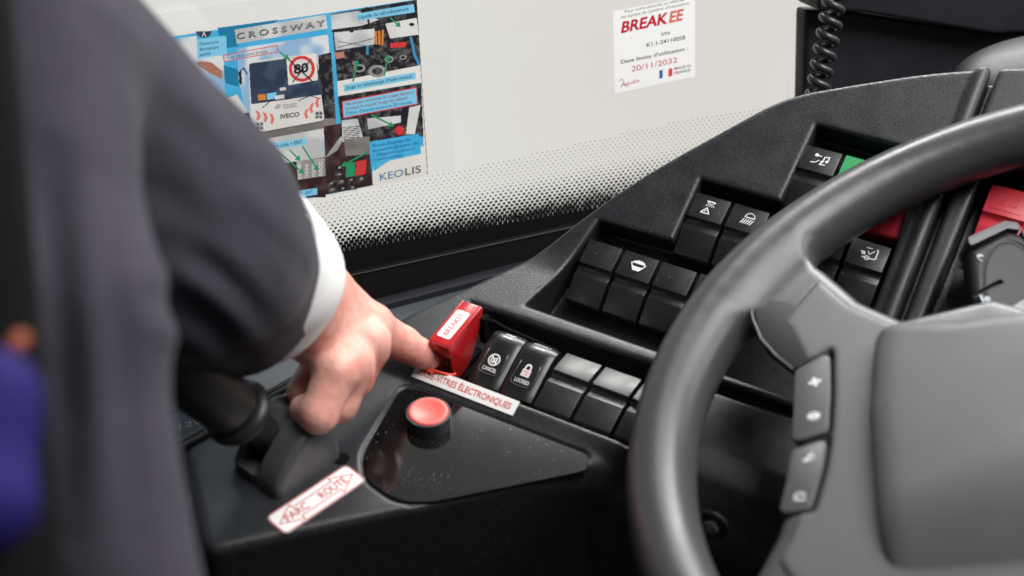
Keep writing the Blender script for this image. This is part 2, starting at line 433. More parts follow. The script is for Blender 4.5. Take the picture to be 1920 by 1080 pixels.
M['nail'] = mat('fingernail', (0.66, 0.36, 0.29), 0.3, coat=0.3)
M['hair'] = mat('brown_hair', (0.16, 0.09, 0.05), 0.5)
M['blue_seat'] = mat('blue_seat_fabric', (0.010, 0.006, 0.085), 0.8, 0.2, grain=[(300, 0.4, 1.0)])
M['orange_trim'] = mat('orange_seat_trim', (0.20, 0.035, 0.012), 0.7)
M['led'] = mat('amber_led', (0.8, 0.3, 0.08), 0.4, emit=((1.0, 0.42, 0.12), 0.9))
M['gasket'] = mat('dull_gasket_line', (0.022, 0.024, 0.025), 0.5)

def glass_mat():
    m = bpy.data.materials.new('clear_glass'); m.use_nodes = True; t = m.node_tree; t.nodes.clear()
    o = t.nodes.new('ShaderNodeOutputMaterial'); mx = t.nodes.new('ShaderNodeMixShader')
    tr = t.nodes.new('ShaderNodeBsdfTransparent'); gl = t.nodes.new('ShaderNodeBsdfGlossy')
    tr.inputs[0].default_value = (0.98, 0.99, 0.98, 1); gl.inputs['Roughness'].default_value = 0.02
    mx.inputs[0].default_value = 0.03
    t.links.new(tr.outputs[0], mx.inputs[1]); t.links.new(gl.outputs[0], mx.inputs[2]); t.links.new(mx.outputs[0], o.inputs[0])
    return m
M['glass'] = glass_mat()
def film_mat():
    m = bpy.data.materials.new('clear_plastic_film'); m.use_nodes = True; t = m.node_tree; t.nodes.clear()
    o = t.nodes.new('ShaderNodeOutputMaterial'); mx = t.nodes.new('ShaderNodeMixShader')
    tr = t.nodes.new('ShaderNodeBsdfTransparent'); df = t.nodes.new('ShaderNodeBsdfDiffuse')
    df.inputs[0].default_value = (0.85, 0.84, 0.83, 1); mx.inputs[0].default_value = 0.25
    t.links.new(tr.outputs[0], mx.inputs[1]); t.links.new(df.outputs[0], mx.inputs[2]); t.links.new(mx.outputs[0], o.inputs[0])
    return m
M['film'] = film_mat()

# ================================================================== CONSOLE
_v = np.arange(250, 900, 0.5)
_low = 11.0 + (_v - 511) * math.tan(TAU2)
_slope = OU[2] + 2.2 + (_v - OU @ V0) * math.tan(TAU)
_h = np.interp(_v, [0, 457.5, 459.5, 468, 470], [0, 0, 1.0, 5.7, 5.9]); _h = np.where(_v > 470, _low, _h)
_h = smax(_h, _slope, 7.0)
_k = np.exp(-0.5 * (np.arange(-12, 13) / 3.2) ** 2); _k /= _k.sum()
_h = np.convolve(np.pad(_h, 12, mode='edge'), _k, 'valid')
_sl = np.cos(np.arctan(np.gradient(_h, 0.5)))
PLAN = round_poly([(-347, 299), (-206, 446), (-186, 452), (330, 452), (330, 800), (60, 790), (-50, 757), (-90, 747), (-127, 736), (-167, 720), (-203, 705), (-293.5, 618), (-363, 492), (-379, 438), (-407, 350)],
                  [9, 8, 30, 5, 5, 400, 400, 400, 400, 400, 600, 900, 200, 60, 12], 5)
UO, VO = float(OU @ U), float(OU @ V0)
REC_UP = [(-12.5, -60), (1.5, 12.5), (51.5, 13.5), (52.5, 58), (104.5, 58), (107, 113), (173, 113), (177, 60), (180, -60)]
REC_LOW = [(-328.5, 469), (-328.5, 526), (-177, 529), (-177, 469)]
REC_RIGHT = [(205, -60), (209, 118), (330, 118), (330, -60)]
PLATE_PX = [(752, 726), (790, 732), (1105, 853), (1100, 882), (800, 943), (742, 938), (686, 898), (680, 850)]
PLATE = [(float(q @ U), float(q @ V0)) for q in (hit(x, y, (0, 0, 0), Z) for x, y in PLATE_PX)]
PLATE = round_poly(PLATE, [9, 60, 7, 6, 60, 22, 20, 30], 6)
S_PLAN, S_PLATE, S_LOW = Sd2(PLAN, 0.8), Sd2(PLATE, .5, 20), Sd2(REC_LOW, .5, 20)
S_UP, S_RIGHT = Sd2(REC_UP, .5, 30), Sd2(REC_RIGHT, .5, 30)
def f_console(P):
    u, v, z = P[:, 0], P[:, 1], P[:, 2]
    iv = (v - 250) / 0.5
    h = np.interp(iv, np.arange(len(_h)), _h); sl = np.interp(iv, np.arange(len(_sl)), _sl)
    pu = u - UO; pv = (v - VO) * math.cos(TAU) + (z - OU[2]) * math.sin(TAU); pn = -(v - VO) * math.sin(TAU) + (z - OU[2]) * math.cos(TAU)
    # ridge, gap and strip that part the switch panel from the instrument panel
    up = np.clip((pv + 40) / 20, 0, 1)
    uu = pu - np.clip((pv - 120) / 60, 0, 1) * 0.0
    h = h + up * (2.2 * np.exp(-((uu - 187.5) / 3.6) ** 4))
    top = (z - h) * sl
    side = S_PLAN(u, v)
    kk = 6.0 + 34.0 * np.clip((u + 232) / 60, 0, 1) * np.clip((520 - v) / 40, 0, 1)
    d = smax(top, side, kk)
    gap = np.maximum(np.abs(uu - 194.6) - 1.9, np.maximum(-(pn + 9), -(pv + 75)))
    d = smax(d, -gap, 2.0)
    # plate seat
    pl = S_PLATE(u, v) - 1.6
    d = smax(d, -np.maximum(pl, np.maximum(-(z + 1.8), z - 4)), 1.2)
    # recesses
    ru = np.maximum(S_UP(pu, pv) + 1.2, -(pn + 17))
    d = smax(d, -(ru - 1.2), 2.8)
    rr = np.maximum(S_RIGHT(pu, pv) + 1.5, -(pn + 17))
    d = smax(d, -(rr - 1.5), 3.4)
    rl = smax(S_LOW(u, v) + 3, -(z + 10 - (v - 511) * 0.12), 2.0)
    d = smax(d, -(rl - 3), 3.2)
    # seam running right from the lower recess
    sm_ = np.maximum(np.abs(v - 528 - (u + 150) * 0.02) - 4.2, -(u + 175)); sm_ = np.maximum(sm_, -(z - 6))
    d = smax(d, -sm_, 2.5)
    # cable slot beside the hand brake
    return np.maximum(d, -(z + 255))
console = thing('dashboard', 'black grained plastic dashboard wing carrying the switch rows and parking brake', 'dashboard', F_CON)
sdf_mesh('console_body', f_console, (-425, 285, -261), (120, 800, 170), 1.25, M['console'], console, src=F_CON)
# rail along the far-left edge of the shelf
e0, e1 = np.array([-404.5, 356, 1.0]), np.array([-362, 480, 7.0])
for k, off in enumerate((-2.5, -7.5)):
    mb = MB(); dirv = unit(e1 - e0); side_ = np.cross(dirv, Z)
    pts = [e0 + (e1 - e0) * t - side_ * (off + 2.5) * -1 + np.array([0, 0, -0.8 - 1.2 * k]) for t in np.linspace(-0.35, 1.0, 14)]
    mb.add(*tube(pts, 2.0, 10), M['console'], True); mb.build('edge_rail', console, src=F_CON)
# screw on the front skirt
q = hit(1335, 985, V0 * 449.2, V0); Fs = fr(q, U, Z, -V0)
mb = MB(); mb.add(*lathe([(0.2, -1), (9.5, -1), (9.5, 0.6), (8.5, 1.0), (7.8, 0.2), (0.2, 0.2)], 32, Fs), M['console'], True); scup = mb.build('screw_cup', console, auto=35)
mb = MB(); mb.add(*lathe([(0.2, 0), (4.6, 0), (4.6, 2.2), (3.6, 3.2), (2.0, 3.4), (1.8, 1.8), (0.2, 1.8)], 24, Fs), M['chrome'], True); mb.build('screw', scup, auto=35)

fl_ = MB(); fl_.add([(-1500, -900, -902), (1500, -900, -902), (1500, 760, -902), (-1500, 760, -902)], [[0, 1, 2, 3]], M['rubber'])
tag(fl_.build('floor'), 'dark cab floor below the dashboard', None, None, 'structure')
# ================================================================== SWITCHES
def rocker_parts(parent, m, w=22.6, L=41.6, body_drop=16):
    """rocker cap: flat upper half, concave step, lower half falling away (frame: x along the row, y up the switch, z out)"""
    prof = [(0.0, -body_drop), (0.0, -1.5), (-17.2, 1.2), (-18.0, -0.5), (-19.2, -1.7), (-20.8, -2.1), (-22.6, -1.8), (-24.4, -0.9), (-25.0, -0.9), (-41.0, -4.8), (-42.2, -6.6), (-42.5, -body_drop)]
    prof = [(a * L / 41.6, b) for a, b in prof]
    mb = MB(); mb.add(*prism(prof[::-1], 0, w, 'vzu'), m)
    return mb.build('rocker_cap', parent, frame=FR[parent.name], src=FR[parent.name], bevel=0.55, seg=2)
def flat(parent, name, shapes, m, z=0.16):
    zf = lambda y: -1.5 + 2.7 * (-y / 17.2) if y > -17.2 else -1.0
    mb = MB()
    for k, (V, F) in enumerate(shapes):
        V = np.asarray(V, float); mb.add(np.c_[V, np.array([zf(y) for y in V[:, 1]]) + z + 0.012 * k], F, m)
    return mb.build(name, parent, frame=FR[parent.name], src=FR[parent.name])
def pg(*p): return ([*p], [list(range(len(p)))])
icons = {}
c0 = (11.3, -8.3)
icons['washer'] = [pg((7.0, -6.6), (8.6, -5.0), (10.8, -4.2), (13.2, -4.2), (15.2, -5.0), (16.4, -6.6)), stroke([(7.0, -6.6), (9.6, -11.2), (13.6, -11.2), (16.4, -6.6)], .7), pg((8.4, -8.6), (14.8, -8.6), (13.6, -11.0), (9.6, -11.0)), ]
icons['beacon'] = [stroke([(7.6, -12.6), (13.0, -12.6), (10.4, -8.6)], .7, True), stroke([(9.6, -11.6), (10.6, -10.4)], .5), stroke([(9.0, -4.0), (14.0, -4.0)], .9), stroke(arc(11.5, -4.2, 2.0, 180, 360, 8, 1.6), .7), *[stroke([(9.4 + i * 1.1, -6.4), (9.0 + i * 1.25, -7.4)], .45) for i in range(5)]]
icons['lamp'] = [stroke(arc(12.6, -7.2, 3.0, 0, 180, 14, 3.2) , .75, True), *[stroke([(9.6 + i * 1.5, -8.6), (8.2 + i * 1.5, -11.8)], .6) for i in range(5)]]
icons['note'] = [stroke([(13.6, -9.2), (13.6, -5.6), (16.4, -5.0), (16.4, -8.4)], .7), pg(*arc(13.0, -9.3, .9, 0, 340, 10)), pg(*arc(15.8, -8.6, .9, 0, 340, 10)), pg(*arc(8.6, -5.4, 1.2, 0, 340, 10)), stroke([(9.4, -5.6), (11.6, -5.6)], .6), stroke([(6.6, -11.2), (9.4, -10.6), (11.0, -8.8)], .6), stroke([(12.0, -11.2), (15.4, -11.2)], .6), stroke([(13.0, -10.5), (12.0, -11.2), (13.0, -11.9)], .5)]
icons['fanbus'] = [stroke([(8.6, -10.6), (14.6, -10.6)], .7), stroke(arc(11.4, -10.6, 1.3, 0, 360, 12), .6), stroke([(14.6, -10.6), (16.4, -10.2), (16.4, -4.6), (15.6, -3.8)], .7), stroke([(9.4, -4.0), (12.6, -4.0)], .6), stroke([(11.0, -6.2), (12.2, -8.0), (14.6, -5.2)], .6), pg(*arc(8.6, -7.8, 1.2, 0, 340, 8)), stroke([(7.0, -7.0), (9.8, -8.8)], .6)]
icons['battery'] = [stroke([(6.4, -11.6), (10.2, -11.6)], .5), stroke([(6.4, -11.6), (6.4, -6.4), (10.0, -6.4)], .5), stroke([(13.2, -11.6), (17.0, -11.6), (17.0, -6.4), (13.4, -6.4)], .5), stroke([(10.4, -12.4), (13.2, -5.4)], .5), stroke([(8.0, -8.6), (9.8, -8.6)], .45), stroke([(14.0, -8.6), (15.8, -8.6)], .45), stroke([(7.4, -5.9), (9.0, -5.9)], .6), stroke([(14.6, -5.9), (16.2, -5.9)], .6)]
GRP = 'rocker switches in the dashboard rows'
def up_frame(r, i, p=25.0): return fr(OU + U * (p * i + 52.6 * (r - 1)) + VU * (50.0 * (r - 1)), U, VU, NU)
def low_frame(i): return fr(OL + U * 25.0 * i, U, VL, NL)
def rocker(frame, label, m, icon=None, inkm=None):
    t = thing('rocker_switch', label, 'switch', frame, GRP)
    rocker_parts(t, m)
    if icon: flat(t, 'icon', icons[icon], inkm or M['white_print'])
    return t
# one plain rocker is built, the other plain ones are copies of it
plain = rocker(up_frame(1, 0), 'plain black rocker at the left end of the upper switch recess', M['rocker'])
def copy_rocker(frame, label):
    c = plain.copy(); COL.objects.link(c); place(c, frame); c['label'] = label
    for ch in plain.children:
        k = ch.copy(); COL.objects.link(k); k.parent = c; k.matrix_basis = ch.matrix_basis.copy(); FR[k.name] = frame
    return c
rocker(up_frame(1, 1), 'black rocker with the white windscreen washer icon', M['rocker'], 'washer')
copy_rocker(up_frame(1, 2), 'plain black rocker just right of the windscreen icon rocker')
copy_rocker(up_frame(1, 3), 'black rocker mostly behind the rim, fourth from the left in the front upper row')
rocker(up_frame(2, 0), 'black rocker with a white warning triangle under a beacon lamp', M['rocker'], 'beacon')
rocker(up_frame(2, 1), 'black rocker with the white work lamp and rays icon', M['rocker'], 'lamp')
copy_rocker(up_frame(2, 3), 'plain black rocker seen inside the wheel, left of the bus fan icon rocker')
t = rocker(up_frame(2, 4), 'black rocker with white bus and fan icon, seen inside the wheel', M['rocker'], 'fanbus')
_lo = [(x, y) for x, y in round_poly([(8.6, -33.5), (14, -33.5), (14, -31.6), (8.6, -31.6)], .9, 3)]
_s2 = stroke(_lo, .35, True); mb = MB()
mb.add([(x, y, -1.1 + (y + 25) * 0.231 + .25) for x, y in _s2[0]], _s2[1], M['grey_ink']); mb.build('indicator_window', t, src=FR[t.name])
t = rocker(up_frame(3, 0), 'black rocker with white music note icon and amber light', M['rocker'], 'note')
mb = MB(); mb.add(*lathe([(0.05, 0), (1.3, 0), (1.0, .5), (0.05, .7)], 12, fr((13.0, -30.6, -2.5), (1, 0, 0), (0, 1, 0), (0, 0, 1))), M['led'], True); mb.build('indicator_light', t, src=FR[t.name])
rocker(up_frame(3, 1), 'green rocker peeking out above the steering wheel rim', M['green_switch'])
rocker(up_frame(3, 2), 'dark red rocker peeking out below the rim beside the ridge', M['red_switch'])
copy_rocker(low_frame(0), 'plain black rocker right beside the LOCKED switch')
copy_rocker(low_frame(1), 'plain black rocker second to the right of the LOCKED switch')
copy_rocker(low_frame(2), 'plain black rocker half hidden behind the left side of the rim')
# instrument side
fr_ = fr(OU + U * 215.5 + VU * 106.0, U, VU, NU)
t = thing('rocker_switch', 'bright red rocker with a crossed battery icon behind the stalk', 'switch', fr_, GRP)
rocker_parts(t, M['red_switch'], 24, 46)
flat(t, 'icon', icons['battery'], M['salmon_ink'])
lip = [(3.2, -16.0)] + arc(12, -16.0, 8.8, 180, 0, 14, 3.2)[1:-1] + [(20.8, -16.0)]
mb = MB(); mb.add(*prism(lip, -.2, 1.0), M['red_switch']); mb.build('thumb_lip', t, src=FR[t.name], bevel=.3)
fr_ = fr(OU + U * 213.5 + VU * 49.6, U, VU, NU)
rocker(fr_, 'grey rocker below the bright red one, behind the stalk', M['grey_switch'])

# domed glossy rockers
DS = np.linspace(0, 1, 81); DZ = np.interp(DS, [0, .06, .5, .72, .86, .95, 1], [-6.4, -5.2, 1.0, 3.2, 3.0, 1.4, -1.0])
_kk = np.exp(-0.5 * (np.arange(-10, 11) / 4.0) ** 2); _kk /= _kk.sum(); DZ = np.convolve(np.pad(DZ, 10, mode='reflect', reflect_type='odd'), _kk, 'valid')
def domed(u0, label, sym):
    f = fr(OL + U * u0 + VL * (-1.0), U, VL, NL)
    t = thing('rocker_switch', label, 'switch', f, GRP)
    w, L = 20.5, 38.0; nv, nu = 40, 16; V = []; F = []
    def surf(x, s):                                         # s 0 front edge .. 1 back edge
        y = -L + L * s
        z = float(np.interp(s, DS, DZ))
        z -= 1.1 * abs(2 * x / w - 1) ** 4 + 0.4 * (2 * x / w - 1) ** 2
        return y, z
    g = [[None] * (nu + 1) for _ in range(nv + 1)]
    for j in range(nv + 1):
        for i in range(nu + 1):
            x = w * i / nu; y, z = surf(x, j / nv); y -= 1.6 * (1 - (2 * x / w - 1) ** 2) * (1 - j / nv)
            g[j][i] = len(V); V.append((x, y, z))
    for j in range(nv):
        for i in range(nu): F.append([g[j][i], g[j][i + 1], g[j + 1][i + 1], g[j + 1][i]])
    ring = [g[0][i] for i in range(nu + 1)] + [g[j][nu] for j in range(1, nv + 1)] + [g[nv][i] for i in range(nu - 1, -1, -1)] + [g[j][0] for j in range(nv - 1, 0, -1)]
    base = len(V)
    for k in ring: V.append((V[k][0], V[k][1], -18))
    n = len(ring)
    for k in range(n): F.append([ring[(k + 1) % n], ring[k], base + k, base + (k + 1) % n])
    mb = MB(); mb.add(V, F, M['gloss_rocker'], True); mb.build('rocker_cap', t, src=FR[t.name], auto=50)
    def on(x, y, lift=.18):
        cu_ = 1.6 * (1 - (2 * x / w - 1) ** 2); s = (y + L + cu_) / (L + cu_); yy, z = surf(x, s); return (x, y, z + lift)
    def drape(name, shapes, m, lift=.18):
        mb = MB()
        for V2, F2 in shapes: mb.add([on(x, y, lift) for x, y in V2], F2, m)
        return mb.build(name, t, src=FR[t.name])
    # raised frame line round the lower legend
    pth = [(4.0, -18), (3.4, -24), (3.2, -30), (3.9, -31.6), (7, -32.4), (10.25, -32.7), (13.5, -32.4), (16.6, -31.6), (17.3, -30), (17.1, -24), (16.5, -18)]
    mb = MB(); mb.add(*tube([on(x, y, .05) for x, y in pth], .42, 6), M['gloss_rocker'], True); mb.build('raised_frame', t, src=FR[t.name])
    V2, F2 = text2d(sym, 0.012); x0, x1 = V2[:, 0].min(), V2[:, 0].max()
    sc_ = 9.2 / (x1 - x0)
    tx = [(10.25 + (x - (x0 + x1) / 2) * sc_, -30.6 + y * 3.1) for x, y in V2]
    sh_ = [(tx, F2)]
    if sym == 'CANCEL':
        sh_ += [stroke(arc(10.25, -23.6, 3.3, 0, 360, 28), .75), stroke([(8.0, -21.3), (12.5, -25.9)], .75), stroke([(8.6, -22.4), (8.6, -24.8), (10.2, -25.4), (10.2, -23), (11.9, -22.2), (11.9, -24.6)], .7)]
    else:
        sh_ += [pg((7.6, -26.6), (12.9, -26.6), (12.9, -22.4), (7.6, -22.4)), stroke([(8.7, -22.4), (8.7, -20.9)] + arc(10.25, -20.9, 1.55, 180, 0, 10) + [(11.8, -22.4)], .9)]
    drape('legend', sh_, M['white_print'])
    if sym == 'LOCKED':
        mk = []
        for yy, s in ((-24.3, 'PRESS'), (-26.0, '3 SEC')):
            V2, F2 = text2d(s, 0.01); x0, x1 = V2[:, 0].min(), V2[:, 0].max()
            mk.append(([(10.25 + (x - (x0 + x1) / 2) * 4.2 / (x1 - x0), yy + y * 1.7) for x, y in V2], F2))
        drape('lock_text', mk, M['dark_red_ink'], .26)
        V2, F2 = text2d('DEFAULT', 0.01); x0, x1 = V2[:, 0].min(), V2[:, 0].max()
        drape('top_legend', [([(10.25 + (x - (x0 + x1) / 2) * 11 / (x1 - x0), -4.4 + y * 2.4) for x, y in V2], F2)], M['white_print'])
        drape('top_bar', [pg((7.2, -7.6), (13.2, -7.6), (13.2, -6.9), (7.2, -6.9))], M['white_print'])
    else:
        drape('top_bar', [pg((7.2, -7.6), (13.2, -7.6), (13.2, -6.9), (7.2, -6.9)), stroke([(8, -4.6), (10, -4.2), (12, -4.8), (14, -4.4)], .7)], M['white_print'])
    return t
domed(-44.8, 'glossy domed black switch reading CANCEL, next to the red guard', 'CANCEL')
domed(-23.4, 'glossy domed black switch reading LOCKED with a padlock', 'LOCKED')

# red guarded toggle switch
FG = fr(U * -321.2 + V0 * 468, U, V0, Z)
gd = thing('guarded_switch', 'red flip guard over a toggle switch, at the fingertip, reading BREAKEE', 'switch', FG)
w = 13.8
cov = [(0, 25.4), (1.5, 26.6), (37, 30.6), (38, 29), (37.8, 22.0), (35, 18.0), (31.5, 12.0), (27.5, 5.0), (22.0, -1.0), (19.0, -3.6), (6.0, -3.6), (4.6, 0.0), (2.6, 19.6), (0.2, 20.5)]
def guard_wall(x0, x1):
    return prism([(a, b) for a, b in cov][::-1], x0, x1, 'vzu')
mb = MB(); mb.add(*guard_wall(0, 1.7), M['guard']); mb.add(*guard_wall(w - 1.7, w), M['guard'])
top_ = [(0, 25.4), (1.5, 26.6), (37, 30.6), (38, 29), (37.6, 27.5), (2.2, 23.6), (2.2, 20.0), (0.2, 20.5)]
mb.add(*prism(top_[::-1], 1.68, w - 1.68, 'vzu'), M['guard'])
mb.add(*box(1.65, 6.4, 3.6, 5.2, -3.4, 22), M['guard']); mb.add(*box(6.3, w - 1.65, 3.4, 5.0, 15, 22), M['guard'])
cover = mb.build('guard_cover', gd, src=FG, bevel=.45)
FT = fr((0, 1.5, 26.6), (1, 0, 0), unit((0, 35.5, 4.0)), unit((0, -4.0, 35.5)))
FTw = FG @ FT
mb = MB(); lab = round_poly([(1.9, 4.2), (10.7, 4.2), (10.7, 28.0), (1.9, 28.0)], 1.6, 4)
mb.add([(x, y, .12) for x, y in lab], [list(range(len(lab)))], M['sticker'])
V2, F2 = text2d('BREAK', .012); V3, F3 = text2d('BREAKEE', .012); x1 = V3[:, 0].max(); xb = V2[:, 0].max()
def rot(V): return [(8.0 - y * 5.2, 6.0 + x / x1 * 20.0, .2) for x, y in V]
mb.add(rot(V2), F2, M['red_ink'])
idx = [f for f in F3 if all(V3[i, 0] > xb + .01 for i in f)]
mb.add(rot(V3), idx, M['salmon_ink'])
mb.build('guard_label', cover, src=FTw)
mb = MB(); mb.add(*box(1.0, w - 1.0, 8, 36, -16, -2), M['hole']); mb.add(*box(-1.5, w + 1.5, 4, 42, -18, -6), M['hole']); mb.build('switch_base', gd, src=FG, bevel=.6)
mb = MB(); mb.add(*lathe([(.2, -4), (4.4, -4), (4.4, 1), (2.6, 2.5), (2.4, 14), (3.0, 18), (2.0, 20.5), (.2, 21)], 20, fr((w / 2, 14, 0), (1, 0, 0), unit((0, 1, -.25)), unit((0, .25, 1)))), M['chrome'], True); mb.build('toggle_lever', gd, src=FG, auto=40)
mb = MB(); mb.add(*box(w - .2, w + 3.4, 34.5, 40, 6, 24), M['hole']); mb.add(*tube([(w + 1.5, 37, 22), (w + 6, 40, 20), (w + 14, 43, 15), (w + 28, 45, 12), (w + 46, 45, 10)], 1.4, 8), M['hole'], True); mb.build('hinge', gd, src=FG, bevel=.4)
pts = [(w - 3, 7.0, 1.0), (w + .9, 4.5, 3.6), (w + .8, 1.0, 5.6), (w - 2, -1.0, 6.6), (6, -2.0, 7.0), (2, -2.8, 7.3), (-2, -3.4, 7.5), (-6, -3.6, 8.0)]
pp = np.array(pts); tt = np.linspace(0, len(pp) - 1, 60)
pl = np.stack([np.interp(tt, np.arange(len(pp)), pp[:, k]) for k in range(3)], 1)
mb = MB()
for ph in (0, math.pi):
    a = tt * 9 + ph; mb.add(*tube(pl + np.stack([np.zeros_like(a), .45 * np.cos(a), .45 * np.sin(a)], 1), .62, 6), M['string'], True)
mb.add(*tube([(-2, -3.4, 7.2), (1.5, -3.8, 7.0), (4.8, -4.0, 6.9)], .62, 6), M['string'], True)
mb.build('seal_string', gd, src=FG)

# strip label under it
s0, s1 = np.array([459.9, 1.55]), np.array([468.2, 6.0]); sd = (s1 - s0); sd3 = V0 * sd[0] + Z * sd[1]; sn = unit(np.cross(U, sd3))
lt = thing('strip_label', 'white strip label with red words BRISE-VITRES ÉLECTRONIQUES', 'label', fr(U * -329 + V0 * s0[0] + Z * s0[1] + sn * .5, U, unit(sd3), sn))
mb = MB(); mb.add(*box(0, 68, 0.1, 9.2, -.2, .25), M['sticker']); mb.build('label_strip', lt, src=FR[lt.name], bevel=.1, seg=1)
mb = MB(); mb.add(*text3('BRISE-VITRES ÉLECTRONIQUES', (3.6, 2.7, .33), (64.6, 2.7, .33), (0, 3.9, 0), (0, 0, 0), bold=.016), M['red_ink']); mb.build('lettering', lt, src=FR[lt.name])

# smoked plate and push button
pt = thing('cover_plate', 'smoked glossy triangular plate set in the shelf under the round red button', 'plate', F_CON)
mb = MB(); mb.add(*prism(PLATE, -1.9, -.1), M['plate']); mb.build('plate_sheet', pt, src=F_CON, bevel=.25, seg=1)
FB = fr((-46.4, 525.2, -3.6), (1, 0, 0), (0, 1, 0), Z)
bt = thing('push_button', 'round salmon red push button in a dark collar on the smoked plate', 'button', FB)
mb = MB(); mb.add(*lathe([(.2, 0), (12.1, 0), (12.5, .3), (12.7, 6), (12.6, 11.6), (12.2, 12.1), (11.5, 12.1), (11.3, 11.0), (.2, 10.0)], 72), M['collar'], True); mb.build('collar', bt, src=FB, auto=35)
mb = MB(); mb.add(*lathe([(11.25, 11.0), (11.2, 12.2), (10.9, 12.7), (10.2, 12.9), (9.0, 12.85), (7.5, 12.5), (5.5, 12.0), (3, 11.65), (.1, 11.55)], 72), M['red_button'], True); mb.build('button_cap', bt, src=FB, auto=60)

# PARC / ROUTE label
A, B_, C_, D_ = (hit(x, y, (0, 0, 0), Z) for x, y in ((510, 962), (644, 881), (672, 905), (546, 998)))
ex = unit((B_ - A) + (C_ - D_)); ey = np.cross(Z, ex)
cen = (A + B_ + C_ + D_) / 4
FP = fr(cen + Z * .1, ex, ey, Z); LW, LH = 54.0, 17.0
pr = thing('direction_label', 'white label with red arrows PARC and ROUTE beside the parking brake', 'label', FP)
ol = round_poly([(-LW / 2, -LH / 2), (LW / 2, -LH / 2), (LW / 2, LH / 2), (-LW / 2, LH / 2)], 3.6, 6)
mb = MB(); mb.add(*prism(ol, 0, .3), M['sticker']); mb.build('label_sheet', pr, src=FP)
ol2 = round_poly([(-LW / 2 + .5, -LH / 2 + .5), (LW / 2 - .5, -LH / 2 + .5), (LW / 2 - .5, LH / 2 - .5), (-LW / 2 + .5, LH / 2 - .5)], 3.2, 6)
arr = [(-24.5, -.6), (-13, 6.8), (-13, 4.0), (13, 4.0), (13, 6.8), (24.5, 0.2), (13, -6.8), (13, -4.0), (-13, -4.0), (-13, -6.8)]
mb = MB()
for k, (V, F) in enumerate((stroke(ol2, .7, True), stroke(arr, .6, True))): mb.add([(x, y, .36) for x, y in V], F, M['red_ink'])
mb.add(*text3('PARC', (-20.5, -2.4, .37), (-6.0, -2.4, .37), (0, 5.0, 0), (0, 0, 0), bold=.012), M['red_ink'])
mb.add(*text3('ROUTE', (2.0, -2.4, .37), (19.5, -2.4, .37), (0, 5.0, 0), (0, 0, 0), bold=.012), M['red_ink']); mb.build('lettering', pr, src=FP)

# ================================================================== PARKING BRAKE
bs = unit((24, 27, 0)); be = np.array([bs[1], -bs[0], 0.0])
FK = fr((-137.5, 479.0, 0), be, bs, Z)                       # x across, y along, z up
pb = thing('parking_brake', 'black parking brake lever with ringed knob in its domed housing', 'lever', FK)
prof = [(0, -6), (0, 5), (3, 11.5), (8, 18), (14, 24), (21, 29), (28, 31.5), (35, 31), (40.5, 26.5), (44, 19), (45.5, 8), (45.5, -6)]
prof2 = [(1, -6), (1, 4), (6, 13), (13, 21), (20, 27), (27, 30), (33, 29), (38, 23), (41, 14), (41.5, -6)]
def chaikin(p, n=3):
    p = np.array(p, float)
    for _ in range(n):
        q = np.roll(p, -1, 0); p = np.stack([.75 * p + .25 * q, .25 * p + .75 * q], 1).reshape(-1, 2)
    return p
S_BR, S_BR2 = Sd2(chaikin(prof), .4, 20), Sd2(chaikin(prof2), .4, 20)
def f_brake(P):
    x, y, z = P[:, 0], P[:, 1], P[:, 2]
    a = S_BR(y, z) + 4.5
    ww = np.abs(x - 2) - 14.5
    d = np.hypot(np.maximum(a, 0), np.maximum(ww, 0)) + np.minimum(np.maximum(a, ww), 0) - 4.5
    drum = np.maximum(S_BR2(y, z), np.abs(x + 4) - 9)
    slot = np.abs(x + 4) - 8.0
    d = smax(d, -np.maximum(slot, -(z - 8)), 1.0)
    d = np.minimum(d, drum)
    win = np.maximum(np.maximum(np.abs(x + 4) - 7.0, y - 11), np.abs(z - 15) - 8)
    d = smax(d, -win, 1.0)
    return np.maximum(d, -(z + 3))
sdf_mesh('housing', f_brake, (-22, -5, -6), (26, 50, 40), 0.7, M['brake'], pb, src=FK)
mb = MB(); mb.add(*box(-11.2, 3.2, 9.0, 11.4, 6, 20), M['hole']); mb.add(*box(-10, 2.4, -1.0, .4, 7.6, 8.6), M['brake_drum']); mb.build('slot_frame', pb, src=FK)
base = (FK @ np.array([-4, 19, 16, 1]))[:3]
colr = at(444, 772, 652); ax = unit(colr - base); xx = unit(np.cross(ax, Z)); yy = np.cross(ax, xx)
FL = fr(base, xx, yy, ax); Lc = float(np.linalg.norm(colr - base))
mb = MB(); mb.add(*lathe([(.2, -8), (7.5, -8), (8.5, 4), (11.0, Lc - 6), (11.5, Lc), (.2, Lc)], 40, FL), M['knob'], True); lever = mb.build('lever_shaft', pb, auto=40)
mb = MB(); mb.add(*lathe([(9, Lc - 5), (14, Lc - 5.5), (17.4, Lc - 3.6), (18.4, Lc - .8), (17.4, Lc + 2.2), (14.4, Lc + 3.6), (13.4, Lc + 3.8), (9, Lc + 4)], 56, FL), M['knob'], True); mb.build('pull_ring', lever, auto=60)
mb = MB(); mb.add(*lathe([(9, Lc + 3), (12.2, Lc + 4), (14.6, Lc + 6), (15.4, Lc + 10), (15.9, Lc + 24), (15.9, Lc + 48), (15.2, Lc + 60), (13, Lc + 67), (8, Lc + 71), (.2, Lc + 73)], 56, FL), M['knob'], True); mb.build('knob', lever, auto=60)
mb = MB(); V, F = lathe([(.1, 0), (4.5, 0), (4.5, .1), (.1, .12)], 24, fr(hit(640, 860, (0, 0, .2), Z), (1, 0, 0), (0, 1, 0), Z)); mb.add(V, F, M['hole']); mb.build('cable_slot', pb)

